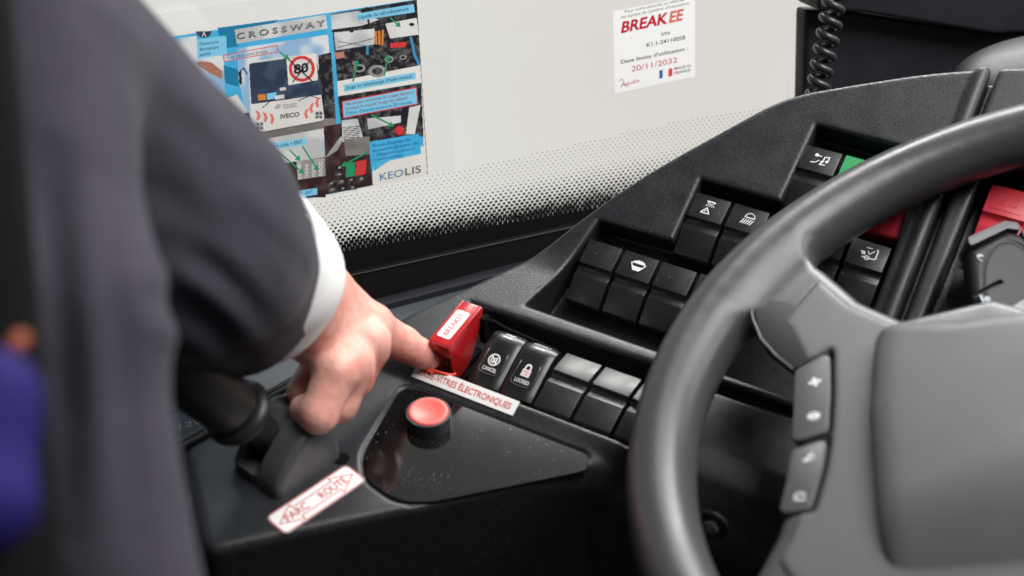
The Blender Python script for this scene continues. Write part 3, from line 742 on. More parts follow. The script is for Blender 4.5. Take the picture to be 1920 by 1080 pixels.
# ================================================================== WINDSCREEN SIDE
th, rk = math.radians(20), math.radians(10)
WH = np.array([math.cos(th), math.sin(th), 0]); _nh = np.array([-math.sin(th), math.cos(th), 0])
WV = math.cos(rk) * Z + math.sin(rk) * _nh; WN = np.cross(WH, WV)
if WN[1] > 0: WN = -WN                                       # towards the viewer
WO = np.array([0, 742.0, 0])
def wpx(x, y, off=0.0): return hit(x, y, WO + WN * off, WN)
def wuv(x, y): q = wpx(x, y) - WO; return float(q @ WH), float(q @ WV)
def wp(h, s, off=0.0): return WO + WH * h + WV * s + WN * off
ws = thing('windscreen', 'raked bus windscreen with a black dotted border along its foot', 'windscreen')
hR = wuv(1486, 100)[0]; hL = -620.0
def wbox(mb, h0, h1, s0, s1, o0, o1, m):
    mb.add([wp(h, s, o) for o in (o0, o1) for (h, s) in ((h0, s0), (h1, s0), (h1, s1), (h0, s1))],
           [[0, 1, 2, 3][::-1], [4, 5, 6, 7], [0, 1, 5, 4], [1, 2, 6, 5], [2, 3, 7, 6], [3, 0, 4, 7]], m)
mb = MB(); wbox(mb, hL, hR + 30, -200, 520, -5, -.3, M['glass']); mb.build('glass_pane', ws)
# ceramic dots
_a, _b = wuv(640, 464), wuv(1100, 386); _t0, _t1 = wuv(640, 384), wuv(1200, 262)
def lin(p, q, h): return p[1] + (q[1] - p[1]) * (h - p[0]) / (q[0] - p[0])
mb = MB(); DX, DY = 3.75, 2.35
Vd, Fd = [], []
rows = int(60 / DY)
for j in range(-3, rows):
    for i in range(int((hR + 180) / DX)):
        h = -180 + i * DX + (DX / 2 if j % 2 else 0)
        b_ = lin(_a, _b, h); t_ = lin(_t0, _t1, h) + 2
        s = b_ - 4 + j * DY
        x = (s - b_) / (t_ - b_)
        edge = (h - (hR - 6)) / 6 if h > hR - 6 else 0
        if x > 1.12: continue
        r = max(0.45, 2.05 * max(0.0, 1 - max(0.0, x)) ** 1.2)
        r = min(r, 1.98) * (0.93 + 0.14 * random.random())
        if r < .22: continue
        k = len(Vd); n = 10
        off = .15 + (0.05 if j % 2 else 0) + (0.025 if i % 2 else 0)
        Vd += [wp(h + r * math.cos(2 * math.pi * a / n) , s + r * .8 * math.sin(2 * math.pi * a / n), off) for a in range(n)]
        Fd.append(list(range(k, k + n)))
mb.add(Vd, Fd, M['frit'])
hs = np.linspace(-600, hR, 40)
Vb = []; Fb = []
for h in hs: Vb += [wp(h, lin(_a, _b, h) - 90, .12), wp(h, lin(_a, _b, h) - 3.0, .12)]
for i in range(len(hs) - 1): Fb.append([2 * i, 2 * i + 2, 2 * i + 3, 2 * i + 1])
mb.add(Vb, Fb, M['frit']); mb.build('dotted_border', ws)
# scattered dots up the right edge
mb = MB(); Vd, Fd = [], []
for j in range(18):
    for i in range(3):
        s0_ = lin(_t0, _t1, hR) - 20 + j * 2.4; h = hR - 1.5 - i * 2.4 - (1.2 if j % 2 else 0); r = .75 - .2 * i - .03 * j
        if r < .2: continue
        k = len(Vd); Vd += [wp(h + r * math.cos(2 * math.pi * a / 8), s0_ + r * math.sin(2 * math.pi * a / 8), .15) for a in range(8)]; Fd.append(list(range(k, k + 8)))
mb.add(Vd, Fd, M['frit']); mb.build('edge_dots', ws)
# rubber seal with a lighter lip
sa, sb = wuv(690, 502), wuv(1040, 426)
mb = MB(); tl_ = [(-600, lin(sa, sb, -600)), (hR, lin(sa, sb, hR))]
def band(mb, d0, d1, o0, o1, m):
    P = []
    for o in (o0, o1):
        for (h, s) in ((tl_[0][0], tl_[0][1] + d0), (tl_[1][0], tl_[1][1] + d0), (tl_[1][0], tl_[1][1] + d1), (tl_[0][0], tl_[0][1] + d1)): P.append(wp(h, s, o))
    mb.add(P, [[3, 2, 1, 0], [4, 5, 6, 7], [0, 1, 5, 4], [1, 2, 6, 5], [2, 3, 7, 6], [3, 0, 4, 7]], m)
band(mb, -90, 0, .4, 5.0, M['rubber']); seal = mb.build('rubber_seal', ws)
mb = MB(); P0, P1 = wp(tl_[0][0], tl_[0][1] - .3, 5.2), wp(tl_[1][0], tl_[1][1] - .3, 5.2)
mb.add(*tube([P0 + (P1 - P0) * t for t in np.linspace(0, 1, 12)], .55, 8), M['gasket'], True); mb.build('seal_lip', seal)
# ledge under the windscreen
lg = thing('windscreen_ledge', 'dark plastic ledge between the windscreen foot and the dashboard', 'ledge')
r0, r1 = hit(700, 566, (0, 0, -38), Z), hit(830, 532, (0, 0, -38), Z); rd = unit(r1 - r0); rp = np.array([-rd[1], rd[0], 0])
def ledge_box(mb, p0, p1, z0, z1, m):
    c = r0
    P = [c + rd * a + rp * b + Z * (zz + 38) for zz in (z0, z1) for (a, b) in ((-500, p0), (420, p0), (420, p1), (-500, p1))]
    mb.add(P, [[3, 2, 1, 0], [4, 5, 6, 7], [0, 1, 5, 4], [1, 2, 6, 5], [2, 3, 7, 6], [3, 0, 4, 7]], m)
mb = MB(); ledge_box(mb, 3.0, 13, -80, -46, M['rubber']); mb.build('trough', lg)
mb = MB(); ledge_box(mb, -4, 8, -900, -81, M['rubber']); mb.build('front_board', lg)
mb = MB(); ledge_box(mb, -6, 2.9, -80, -38, M['pillar']); mb.build('rib', lg, bevel=1.5)
mb = MB(); ledge_box(mb, -150, -6.1, -80, -43, M['ledge']); mb.build('ledge_top', lg)
# dotted rubber mat and socket lettering left of the brake
mt = thing('dotted_panel', 'dark dimpled panel left of the parking brake knob', 'panel')
mc = hit(350, 715, (0, 0, -34), Z); FMt = fr(mc, unit(rd), unit(rp), Z)
mb = MB(); ol = round_poly([(-70, -26), (20, -26), (26, 0), (16, 40), (-70, 40)], 8, 5); mb.add(*prism(ol, -9, 0), M['rubber'])
panel = mb.build('panel_body', mt, src=FMt, bevel=1.2)
mb = MB(); Vd, Fd = [], []
for j in range(24):
    for i in range(34):
        x, y = -66 + i * 2.7 + (1.35 if j % 2 else 0), -22 + j * 2.4
        if x > 18 - abs(y - 4) * .15: continue
        k = len(Vd); Vd += [(x + .75 * math.cos(2 * math.pi * a / 7), y + .75 * math.sin(2 * math.pi * a / 7), .06) for a in range(7)] + [(x, y, .7)]
        Fd += [[k + a, k + (a + 1) % 7, k + 7] for a in range(7)]
mb.add(Vd, Fd, M['gasket'], True); mb.build('dimples', mt, src=FMt)
sk = thing('socket_plate', 'dark socket plate marked 12V beside the brake housing', 'socket')
c12 = hit(362, 797, (0, 0, -20), Z); F12 = fr(c12, unit(hit(400, 790, (0, 0, -20), Z) - c12), unit(np.cross(Z, unit(hit(400, 790, (0, 0, -20), Z) - c12))), Z)
mb = MB(); mb.add(*prism(round_poly([(-36, -16), (14, -16), (14, 14), (-36, 14)], 4, 4), -22, 0), M['console']); mb.build('plate', sk, src=F12, bevel=.8)
mb = MB(); mb.add(*text3('12V', (-8, -1, .15), (6, -1, .15), (0, 4.8, 0), (0, 0, 0)), M['grey_photo']); mb.build('lettering', sk, src=F12)

# ------------------------------------------------------------------ poster
class Sheet:
    """flat artwork on the windscreen plane, measured from the photo; coloured areas go into one printed sheet, lettering on top"""
    def __init__(s): s.mb = {}; s.ops = []; s.k = 0
    def poly(s, part, pts, m, layer): s.ops.append((layer, len(s.ops), np.array(pts, float), m))
    def line(s, part, pts, w, m, layer, closed=False):
        V, F = stroke(pts, w, closed)
        for f in F: s.ops.append((layer, len(s.ops), np.array([V[i] for i in f]), m))
    def text(s, part, txt, p0, p1, h, m, layer, bold=0.0, shear=0.0):
        a, b = wpx(*p0, .62), wpx(*p1, .62)
        up = wpx(p0[0] - h * .05, p0[1] - h, .62) - a
        off = WN * (.02 * layer)
        V, F = text3(txt, a, b, up, off, bold, shear); s.mb.setdefault('lettering', MB()).add(V, F, m)
    def build(s, parent, sheet='printed_sheet', outline=None, base=None, step=0.9):
        P = np.vstack([o[2] for o in s.ops] + ([np.array(outline)] if outline else [])); lo = P.min(0); hi = np.minimum(P.max(0), (1400, 470)); lo = np.maximum(lo, (-60, -70))
        nx, ny = (np.ceil((hi - lo) / step).astype(int) + 1)
        X, Y = np.meshgrid(lo[0] + np.arange(nx) * step, lo[1] + np.arange(ny) * step, indexing='ij')
        def inside(pts, X, Y):
            c = np.zeros(X.shape, bool); n = len(pts)
            for i in range(n):
                (ax, ay), (bx, by) = pts[i], pts[(i + 1) % n]
                if ay == by: continue
                k = ((ay <= Y) & (by > Y)) | ((by <= Y) & (ay > Y)); c ^= k & (X < ax + (Y - ay) * (bx - ax) / (by - ay))
            return c
        def blur_noise(sc_):
            r = np.random.default_rng(3).random((int(nx * step / sc_) + 3, int(ny * step / sc_) + 3)); fx, fy = X - lo[0], Y - lo[1]; fx, fy = fx / sc_, fy / sc_
            i, j = fx.astype(int), fy.astype(int); a, b = fx - i, fy - j; a = a * a * (3 - 2 * a); b = b * b * (3 - 2 * b)
            return (r[i, j] * (1 - a) + r[i + 1, j] * a) * (1 - b) + (r[i, j + 1] * (1 - a) + r[i + 1, j + 1] * a) * b
        C = np.zeros((nx, ny, 3)); A = np.zeros((nx, ny), bool)
        NO = {}
        for layer, k, pts, m in sorted(s.ops, key=lambda o: (o[0], o[1])):
            x0, y0 = pts.min(0) - step; x1, y1 = pts.max(0) + step
            i0, i1 = max(0, int((x0 - lo[0]) / step)), min(nx, int((x1 - lo[0]) / step) + 2); j0, j1 = max(0, int((y0 - lo[1]) / step)), min(ny, int((y1 - lo[1]) / step) + 2)
            if i1 <= i0 or j1 <= j0: continue
            sl = (slice(i0, i1), slice(j0, j1)); I = inside(pts, X[sl], Y[sl])
            col, mott = MINFO[m.name]; cc = np.broadcast_to(np.array(col, float), (nx, ny, 3))[sl].copy()
            for (sc_, c2, am) in (mott or []):
                px = max(2.0, 1100 / sc_)
                if px not in NO: NO[px] = blur_noise(px)
                f = np.clip((NO[px][sl] - .35) / .35, 0, 1)[..., None] * am; cc = cc * (1 - f) + np.array(c2) * f
            C[sl][I] = cc[I]; A[sl] |= I
        d = np.stack([(X - CX) / FPX, -(Y - CY) / FPX, -np.ones_like(X)], -1) @ CM
        o = WO + WN * .5; t_ = (WN @ (o - CAM)) / (d @ WN); V = (CAM + d * t_[..., None]).reshape(-1, 3)
        id_ = np.arange(nx * ny).reshape(nx, ny); ok = A[:-1, :-1] & A[1:, :-1] & A[1:, 1:] & A[:-1, 1:]
        q = np.stack([id_[:-1, :-1], id_[:-1, 1:], id_[1:, 1:], id_[1:, :-1]], -1)[ok]
        used = np.unique(q); re = np.full(nx * ny, -1); re[used] = np.arange(len(used))
        me = bpy.data.meshes.new(sheet); me.from_pydata((V[used] * MM).tolist(), [], re[q].tolist())
        ca = me.color_attributes.new('print', 'FLOAT_COLOR', 'POINT')
        ca.data.foreach_set('color', np.c_[C.reshape(-1, 3)[used], np.ones(len(used))].astype(np.float32).ravel())
        me.materials.append(M['print']); ob = bpy.data.objects.new(sheet, me); COL.objects.link(ob); place(ob, FR[parent.name], parent)
        for k, b in s.mb.items(): b.build(k, parent)
def zp(x, y): return (300 + x / 2.7, y / 2.7)               # points read off an enlarged view of the poster
def zz(*p): return [zp(*q) for q in p]
def arrow(S, part, p, q, layer):
    p, q = np.array(zp(*p)), np.array(zp(*q)); d = (q - p) / np.linalg.norm(q - p); n = np.array([-d[1], d[0]])
    S.line(part, [p, q - d * 6], 3.0, M['green_ink'], layer); S.poly(part, [q, q - d * 10 + n * 6, q - d * 10 - n * 6], M['green_ink'], layer + 1)
po = thing('poster', 'laminated instruction poster with bus photos taped on the windscreen', 'poster')
S = Sheet()
sleeve = [(-60, 78), (838, -52), (852, 322), (560, 380), (-40, 440)]
mbs = MB(); mbs.add([wpx(x, y, .3) for x, y in sleeve], [list(range(5))], M['film']); mbs.build('plastic_sleeve', po)
S.poly('paper_sheet', [(-40, 110), (300, 72), (781, -2), (802, 326), (581, 372), (-20, 450)], M['paper'], 0)
S.line('paper_sheet', [(781, -2), (802, 326)], 1.6, M['grey_ink'], 1)
# blue ground
S.poly('blue_background', zz((-600, 290), (150, 170), (860, 62), (1300, -4), (1335, 740), (1075, 868), (1075, 940), (760, 1005), (-600, 1200)), M['cyan_ink'], 1)
S.poly('blue_background', zz((290, 140), (600, 98), (560, 130), (390, 160), (395, 235), (320, 245)), M['teal_ink'], 2)
S.poly('blue_background', zz((320, 330), (395, 350), (400, 440), (330, 420)), M['teal_ink'], 2)
S.poly('blue_background', zz((1080, 830), (1330, 738), (1345, 880), (1080, 938)), M['paper'], 2)
S.poly('blue_background', zz((1075, 800), (1300, 740), (1150, 820), (1085, 866)), M['cyan_ink'], 3)
# heading
S.poly('heading', zz((378, 150), (840, 74), (848, 145), (388, 222)), M['silver_photo'], 3)
S.text('heading', 'C R O S S W A Y', zp(388, 200), zp(836, 130), 11, M['grey_ink'], 4, bold=.03)
S.text('heading', 'C R O S S W A Y', zp(385, 196), zp(833, 126), 11, M['bus_white'], 5, bold=.015)
# left pictures
S.poly('door_photo', zz((-200, 240), (185, 180), (190, 295), (320, 275), (330, 480), (-200, 560)), M['sky_ink'], 2)
S.poly('door_photo', zz((200, 310), (260, 315), (315, 360), (315, 400), (250, 370), (180, 320)), M['skin_ink'], 3)
S.poly('door_photo', [zp(x, y) for x, y in arc(222, 158, 40, 0, 180, 14, 34)] , M['navy_ink'], 4)
S.line('door_photo', zz((215, 185), (222, 162), (232, 185)), 1.6, M['bus_white'], 5)
S.poly('door_photo', zz((330, 500), (390, 478), (440, 560), (440, 640), (400, 640)), M['bus_white'], 3)
S.poly('door_photo', zz((390, 580), (450, 570), (470, 640), (400, 650)), M['maroon_photo'], 4)
S.poly('captions', zz((185, 200), (335, 180), (340, 275), (192, 297)), M['pale_cyan_ink'], 5)
for i, tx in enumerate(('Ouverture', 'fermeture', 'porte')):
    S.text('captions', tx, zp(200 + i, 231 + i * 27), zp((296, 298, 257)[i], (217, 244, 276)[i]), 6.2, M['black_ink'], 6)
# bus picture
S.poly('bus_photo', zz((390, 245), (850, 175), (890, 620), (830, 650), (470, 712), (400, 420)), M['sky_ink'], 2)
S.poly('bus_photo', zz((800, 280), (866, 265), (892, 620), (820, 640)), M['dark_photo'], 3)
S.poly('bus_photo', zz((430, 600), (892, 600), (892, 690), (470, 712)), M['road_photo'], 3)
S.poly('bus_photo', [zp(x, y) for x, y in round_poly([(446, 312), (790, 268), (832, 600), (820, 612), (488, 676), (462, 640)], [22, 16, 10, 8, 12, 10], 4)], M['bus_white'], 4)
S.poly('bus_photo', [zp(x, y) for x, y in round_poly([(450, 322), (788, 276), (826, 478), (462, 528)], [16, 12, 6, 6], 4)], M['navy_ink'], 5)
S.poly('bus_photo', zz((640, 300), (790, 270), (800, 405), (650, 432)), M['paper'], 6)
S.poly('bus_photo', [zp(x, y) for x, y in arc(718, 348, 66, 0, 360, 30, 66)], M['red_ink'], 7)
S.poly('bus_photo', [zp(x, y) for x, y in arc(718, 348, 50, 0, 360, 30, 50)], M['bus_white'], 8)
S.text('bus_photo', '80', zp(678, 374), zp(752, 362), 17, M['black_ink'], 10, bold=.03)
S.line('bus_photo', zz((672, 415), (765, 300)), 2.6, M['grey_ink'], 9); S.line('bus_photo', zz((650, 300), (775, 415)), 2.6, M['black_ink'], 9)
S.poly('bus_photo', zz((494, 480), (534, 474), (538, 505), (498, 510)), M['orange_ink'], 7)
S.poly('bus_photo', zz((540, 474), (592, 466), (580, 500), (542, 505)), M['pale_cyan_ink'], 7)
S.poly('bus_photo', zz((580, 485), (628, 478), (628, 498), (582, 505)), M['bus_white'], 7)
S.poly('bus_photo', zz((606, 445), (636, 440), (638, 455), (608, 460)), M['bus_white'], 7)
S.line('bus_photo', zz((520, 545), (560, 510), (660, 500)), 1.6, M['black_ink'], 7); S.line('bus_photo', zz((700, 510), (760, 485), (810, 500)), 1.6, M['black_ink'], 7)
S.line('bus_photo', zz((405, 360), (425, 345), (440, 375)), 2.4, M['black_ink'], 6); S.poly('bus_photo', zz((398, 365), (412, 360), (416, 425), (402, 430)), M['black_ink'], 6)
S.text('bus_photo', 'IVECO', zp(610, 602), zp(706, 588), 8.5, M['grey_ink'], 7, bold=.03)
S.text('bus_photo', 'Nouvelle-', zp(622, 538), zp(694, 526), 3.6, M['grey_ink'], 7); S.text('bus_photo', 'Aquitaine', zp(622, 549), zp(694, 538), 3.6, M['grey_ink'], 7)
S.poly('bus_photo', zz((575, 552), (592, 530), (612, 528), (606, 550)), M['grey_photo'], 7)
for (x, y, sgn) in ((492, 590, 1), (528, 598, 1), (562, 606, 1), (802, 524, -1), (772, 552, -1), (746, 580, -1)):
    S.poly('bus_photo', zz((x - 10 * sgn, y - 34), (x + 10 * sgn, y - 24), (x + 17 * sgn, y), (x + 6 * sgn, y + 24), (x - 4 * sgn, y + 12), (x + 2 * sgn, y - 4)), M['salmon_ink'], 7)
for (x0, y0, x1, y1) in ((484, 616, 524, 660), (784, 562, 822, 600)):
    S.poly('bus_photo', zz((x0, y0 + 4), (x1, y0), (x1, y1 - 6), (x0, y1)), M['grey_photo'], 7)
    for a in range(2):
        for b in range(2): S.poly('bus_photo', [zp(x, y) for x, y in arc(x0 + 11 + a * 19, y0 + 12 + b * 20, 6, 0, 330, 10)], M['dark_photo'], 8)
S.line('bus_photo', zz((488, 676), (820, 614)), 2.0, M['grey_ink'], 7)
S.poly('captions', zz((318, 278), (594, 228), (600, 264), (324, 314)), M['red_ink'], 7); S.poly('captions', zz((323, 281), (590, 233), (595, 261), (328, 309)), M['sky_ink'], 8)
S.text('captions', 'Ces cars sont bridés', zp(340, 300), zp(545, 265), 6.5, M['grey_ink'], 9)
arrow(S, 'arrows', (606, 264), (655, 302), 11)
# keypad picture
S.poly('keypad_photo', zz((470, 715), (828, 650), (840, 910), (660, 960), (640, 830), (500, 720)), M['silver_photo'], 3)
S.poly('keypad_photo', zz((600, 830), (838, 795), (840, 1000), (700, 1000)), M['maroon_photo'], 4)
S.poly('keypad_photo', zz((690, 815), (834, 800), (838, 890), (700, 910)), M['grey_photo'], 5)
for a in range(4):
    for b in range(4):
        x, y = 706 + a * 36, 842 + b * 19 - a * 5
        S.poly('keypad_photo', [zp(px, py) for px, py in arc(x, y, 10, 0, 330, 10, 8)], M['bus_white'], 6); S.poly('keypad_photo', [zp(px, py) for px, py in arc(x, y, 3.5, 0, 330, 6)], M['grey_ink'], 7)
S.poly('captions', zz((552, 728), (740, 698), (744, 730), (560, 760)), M['pale_cyan_ink'], 7)
S.text('captions', 'D + code + ENT', zp(566, 752), zp(720, 725), 6.8, M['black_ink'], 8)
for p, q in (((596, 766), (730, 880)), ((657, 760), (712, 815)), ((722, 742), (802, 866))): arrow(S, 'arrows', p, q, 10)
# switch picture
S.poly('switch_photo', zz((830, 640), (940, 620), (1060, 760), (1078, 940), (760, 1000), (836, 800)), M['maroon_photo'], 4)
S.poly('switch_photo', zz((930, 705), (1062, 690), (1060, 780), (940, 790)), M['road_photo'], 5)
S.poly('switch_photo', zz((835, 800), (915, 690), (930, 700), (900, 760)), M['grey_photo'], 5)
S.poly('switch_photo', zz((942, 828), (990, 820), (986, 890), (940, 898)), M['green_ink'], 6)
S.poly('switch_photo', zz((994, 818), (1046, 808), (1040, 882), (990, 890)), M['red_ink'], 6)
for (x, y) in ((888, 838), (888, 872), (848, 918), (900, 908), (948, 900), (1000, 894), (850, 950), (905, 944), (955, 938)):
    S.poly('switch_photo', zz((x, y), (x + 44, y - 6), (x + 42, y + 22), (x - 2, y + 28)), M['dark_photo'], 6); S.poly('switch_photo', zz((x + 15, y + 6), (x + 28, y + 4), (x + 26, y + 14), (x + 13, y + 16)), M['grey_photo'], 7)
arrow(S, 'arrows', (1050, 770), (918, 842), 10)
S.poly('captions', zz((700, 965), (795, 952), (797, 985), (700, 1000)), M['pale_cyan_ink'], 7); S.text('captions', 'ENT', zp(738, 982), zp(774, 976), 5.5, M['blue_ink'], 8)
# engine picture
S.poly('engine_photo', zz((865, 70), (1300, -2), (1318, 330), (898, 412)), M['dark_photo'], 2)
S.poly('engine_photo', zz((866, 75), (1000, 55), (1110, 100), (1020, 130), (870, 150)), M['silver_photo'], 3)
S.poly('engine_photo', zz((880, 165), (1085, 145), (1085, 225), (890, 255)), M['silver_photo'], 4); S.line('engine_photo', zz((900, 240), (1080, 195)), 1.5, M['grey_ink'], 5); S.line('engine_photo', zz((900, 210), (1060, 235)), 1.2, M['grey_ink'], 5)
S.poly('engine_photo', zz((1140, 120), (1300, 90), (1310, 175), (1165, 195)), M['bus_white'], 4)
S.poly('engine_photo', zz((1085, 160), (1135, 150), (1130, 230), (1090, 225)), M['orange_ink'], 4); S.line('engine_photo', zz((1100, 150), (1104, 230)), 2, M['black_ink'], 5); S.line('engine_photo', zz((1118, 150), (1120, 228)), 2, M['black_ink'], 5)
S.poly('engine_photo', zz((1165, 218), (1248, 212), (1244, 238), (1165, 242)), M['red_ink'], 5)
S.line('engine_photo', zz((1270, 190), (1290, 280), (1312, 325)), 5, M['keo_blue'], 5); S.line('engine_photo', zz((1050, 235), (1050, 268)), 5, M['keo_blue'], 5)
S.poly('engine_photo', zz((880, 265), (930, 262), (935, 290), (890, 300)), M['skin_ink'], 4)
for (x, y, r) in ((1100, 360, 46), (1160, 300, 24), (1010, 345, 30), (970, 158, 11), (1274, 124, 13), (1230, 290, 18), (990, 320, 16), (1060, 300, 14)):
    S.poly('engine_photo', [zp(px, py) for px, py in arc(x, y, r, 0, 345, 16, r * .7)], M['grey_photo'] if r > 15 else M['black_ink'], 5); S.poly('engine_photo', [zp(px, py) for px, py in arc(x, y, r * .6, 0, 345, 14, r * .4)], M['dark_photo'], 6)
S.line('engine_photo', zz((870, 158), (1060, 130), (1300, 85)), 3, M['black_ink'], 6); S.line('engine_photo', zz((1045, 40), (1060, 140)), 4, M['black_ink'], 6); S.line('engine_photo', zz((1297, 0), (1300, 85)), 3, M['black_ink'], 6)
S.poly('captions', zz((994, 70), (1284, 20), (1290, 62), (998, 106)), M['pale_cyan_ink'], 7); S.text('captions', 'Liquide de refroidissement', zp(1006, 96), zp(1258, 52), 7.2, M['black_ink'], 8)
S.poly('captions', zz((898, 412), (1318, 330), (1322, 418), (902, 488)), M['paper'], 3)
S.poly('captions', zz((928, 430), (1292, 365), (1296, 400), (932, 466)), M['pale_cyan_ink'], 7); S.text('captions', "Jauge et remplissage d'huile moteur", zp(942, 452), zp(1278, 392), 6.6, M['black_ink'], 8)
arrow(S, 'arrows', (1168, 92), (1220, 138), 11); arrow(S, 'arrows', (977, 412), (1000, 302), 11); arrow(S, 'arrows', (1135, 382), (1156, 275), 11)
# lower right picture
S.poly('panel_photo', zz((900, 488), (1322, 420), (1334, 690), (930, 740)), M['dark_photo'], 3)
S.poly('panel_photo', zz((1262, 545), (1320, 530), (1290, 680), (1245, 680)), M['bus_white'], 4); S.poly('panel_photo', zz((1048, 600), (1220, 585), (1218, 620), (1055, 655)), M['silver_photo'], 4)
S.poly('panel_photo', zz((920, 610), (1000, 600), (1030, 700), (925, 720)), M['silver_photo'], 4)
for i in range(7): S.line('panel_photo', zz((930, 645 + i * 9), (1010, 640 + i * 9)), 1.4, M['grey_ink'] if i % 2 else M['black_ink'], 5)
S.poly('panel_photo', [zp(1213 + r * math.cos(a), 660 + r * math.sin(a)) for k in range(20) for r, a in (((30 if k % 2 else 18), 2 * math.pi * k / 20),)], M['red_ink'], 7)
S.poly('captions', zz((920, 512), (1300, 440), (1306, 528), (926, 600)), M['red_ink'], 7); S.poly('captions', zz((926, 517), (1296, 446), (1301, 524), (931, 594)), M['pale_cyan_ink'], 8)
for i, (tx, p, q) in enumerate((('Ne jamais actionner le coupe batterie', (940, 534), (1284, 472)), ('lorsque le voyant rouge est allumé.', (940, 558), (1256, 500)), ("Délais d'attente environs 20 minutes", (943, 582), (1278, 522)))):
    S.text('captions', tx, zp(*p), zp(*q), 6.2, M['red_ink'] if i < 2 else M['blue_ink'], 9)
arrow(S, 'arrows', (1070, 582), (1186, 640), 11)
S.poly('captions', zz((1062, 718), (1312, 676), (1322, 778), (1070, 834)), M['cyan_ink'], 7)
for i, (tx, p, q) in enumerate((("Permet d'éteindre les", (1076, 745), (1268, 712)), ('accessoires girouette, etc.', (1078, 770), (1310, 728)), ('( Obligatoire après avoir', (1080, 794), (1292, 756)), ('coupé le contact)', (1080, 816), (1228, 790)))):
    S.text('captions', tx, zp(*p), zp(*q), 6.0, M['blue_ink'], 8)
S.poly('footer', zz((1084, 868), (1330, 760), (1346, 886), (1088, 940)), M['paper'], 3)
S.text('footer', 'KEO', zp(1114, 914), zp(1232, 890), 13.5, M['keo_blue'], 8, bold=.005); S.text('footer', 'LIS', zp(1242, 888), zp(1322, 872), 13.5, M['grey_ink'], 8, bold=.005)
S.build(po)

# windscreen sticker
st = thing('windscreen_sticker', 'small white BREAKEE sticker with a tricolour flag on the windscreen', 'sticker')
S = Sheet(); zs = lambda x, y: (1130 + x / 5.685, y / 5.685)
def z2(*p): return [zs(*q) for q in p]
S.poly('s', round_poly([zs(110, 120), zs(985, -50), zs(988, 815), zs(130, 1000)], 3, 4), M['window_vinyl'], 0)
T = S.text
T('lettering', 'Pour votre sécurité, ce véhicule', zs(235, 140), zs(868, 8), 5.6, M['grey_ink'], 1, shear=.15)
T('lettering', "est équipé du système d'évacuation", zs(190, 200), zs(916, 46), 5.6, M['grey_ink'], 1, shear=.15)
a, b = zs(195, 352), zs(850, 212); mid = zs(675, 249)
T('lettering', 'BREAK', a, zs(690, 246), 20, M['dark_red_ink'], 1, bold=.03, shear=.22); T('lettering', 'EE', zs(706, 243), b, 20, M['salmon_ink'], 1, bold=.035, shear=.22)
T('lettering', 'S/N:', zs(625, 382), zs(722, 362), 5.6, M['black_ink'], 1, bold=.012); T('lettering', 'K1.1-24110058', zs(470, 500), zs(880, 418), 7.2, M['black_ink'], 1, bold=.012)
T('lettering', "Date limite d'utilisation :", zs(195, 680), zs(910, 532), 6.6, M['black_ink'], 1, bold=.012)
T('lettering', '20/11/2032', zs(308, 765), zs(796, 665), 10.2, M['dark_red_ink'], 1)
T('lettering', 'MADE IN', zs(766, 748), zs(940, 712), 5.2, M['grey_ink'], 1, bold=.005); T('lettering', 'FRANCE', zs(766, 794), zs(935, 758), 5.2, M['black_ink'], 1, bold=.012)
T('lettering', 'Aguila', zs(190, 930), zs(390, 872), 7.0, M['dark_red_ink'], 1)
S.line('lettering', z2((180, 870), (200, 840), (215, 850), (238, 905)), 1.0, M['grey_ink'], 1)
S.poly('flag', z2((602, 752), (642, 744), (642, 830), (602, 840)), M['blue_ink'], 1); S.poly('flag', z2((699, 734), (740, 726), (740, 812), (699, 820)), M['red_ink'], 1)
S.build(st, 'sticker_sheet')

# ================================================================== PILLAR, HOOD, CORD
pi = thing('pillar_trim', 'dark trim panel right of the windscreen behind the coil cord', 'trim')
def slab(mb, px, o0, o1, m):
    n = len(px); P = [wpx(x, y, o0) for x, y in px]
    P2 = [p + WN * (o1 - o0) for p in P]
    mb.add(P + P2, [list(range(n))[::-1], list(range(n, 2 * n))] + [[i, (i + 1) % n, n + (i + 1) % n, n + i] for i in range(n)], m)
mb = MB(); slab(mb, [(1482, 420), (1490, 10), (1575, 12), (1820, 50), (2300, 48), (2300, 420)], 0.2, 16, M['pillar']); mb.build('lower_panel', pi, bevel=4, seg=3)
mb = MB(); slab(mb, [(1493, -120), (1493, 2), (1578, 6), (1820, 46), (1850, 44), (2300, 40), (2300, -120)], 5, 34, M['pillar']); mb.build('upper_panel', pi, bevel=3, seg=3)
# curved hood
hd = thing('instrument_hood', 'curved grey instrument hood rising behind the dashboard edge at right', 'hood')
HC = at(2080, 165, 846)
def f_hood(P):
    q = (P - HC) / np.array([104.0, 60.0, 31.0]); k = np.linalg.norm(q, axis=1)
    return np.maximum((k - 1) * 36.0 * np.maximum(k, .6), HC[2] - 30 - P[:, 2])
sdf_mesh('hood_shell', f_hood, HC - np.array([112, 68, 36]), HC + np.array([112, 68, 44]), 1.6, M['hood'], hd)
# coil cord
cc = thing('coil_cord', 'black spiral cord hanging in front of the dark pillar trim', 'cord')
a, b = at(1572, -40, 828), at(1530, 190, 846); n = 500; t_ = np.linspace(0, 1, n); turns = 7.9
ax = unit(b - a); x1 = unit(np.cross(ax, [0, 1, 0])); x2 = np.cross(ax, x1); ang = -t_ * turns * 2 * math.pi
P = a + np.outer(t_, b - a) + 5.6 * (np.outer(np.cos(ang), x1) + np.outer(np.sin(ang), x2))
mb = MB(); mb.add(*tube(P, 2.75, 12), M['cord'], True); mb.build('spiral', cc)

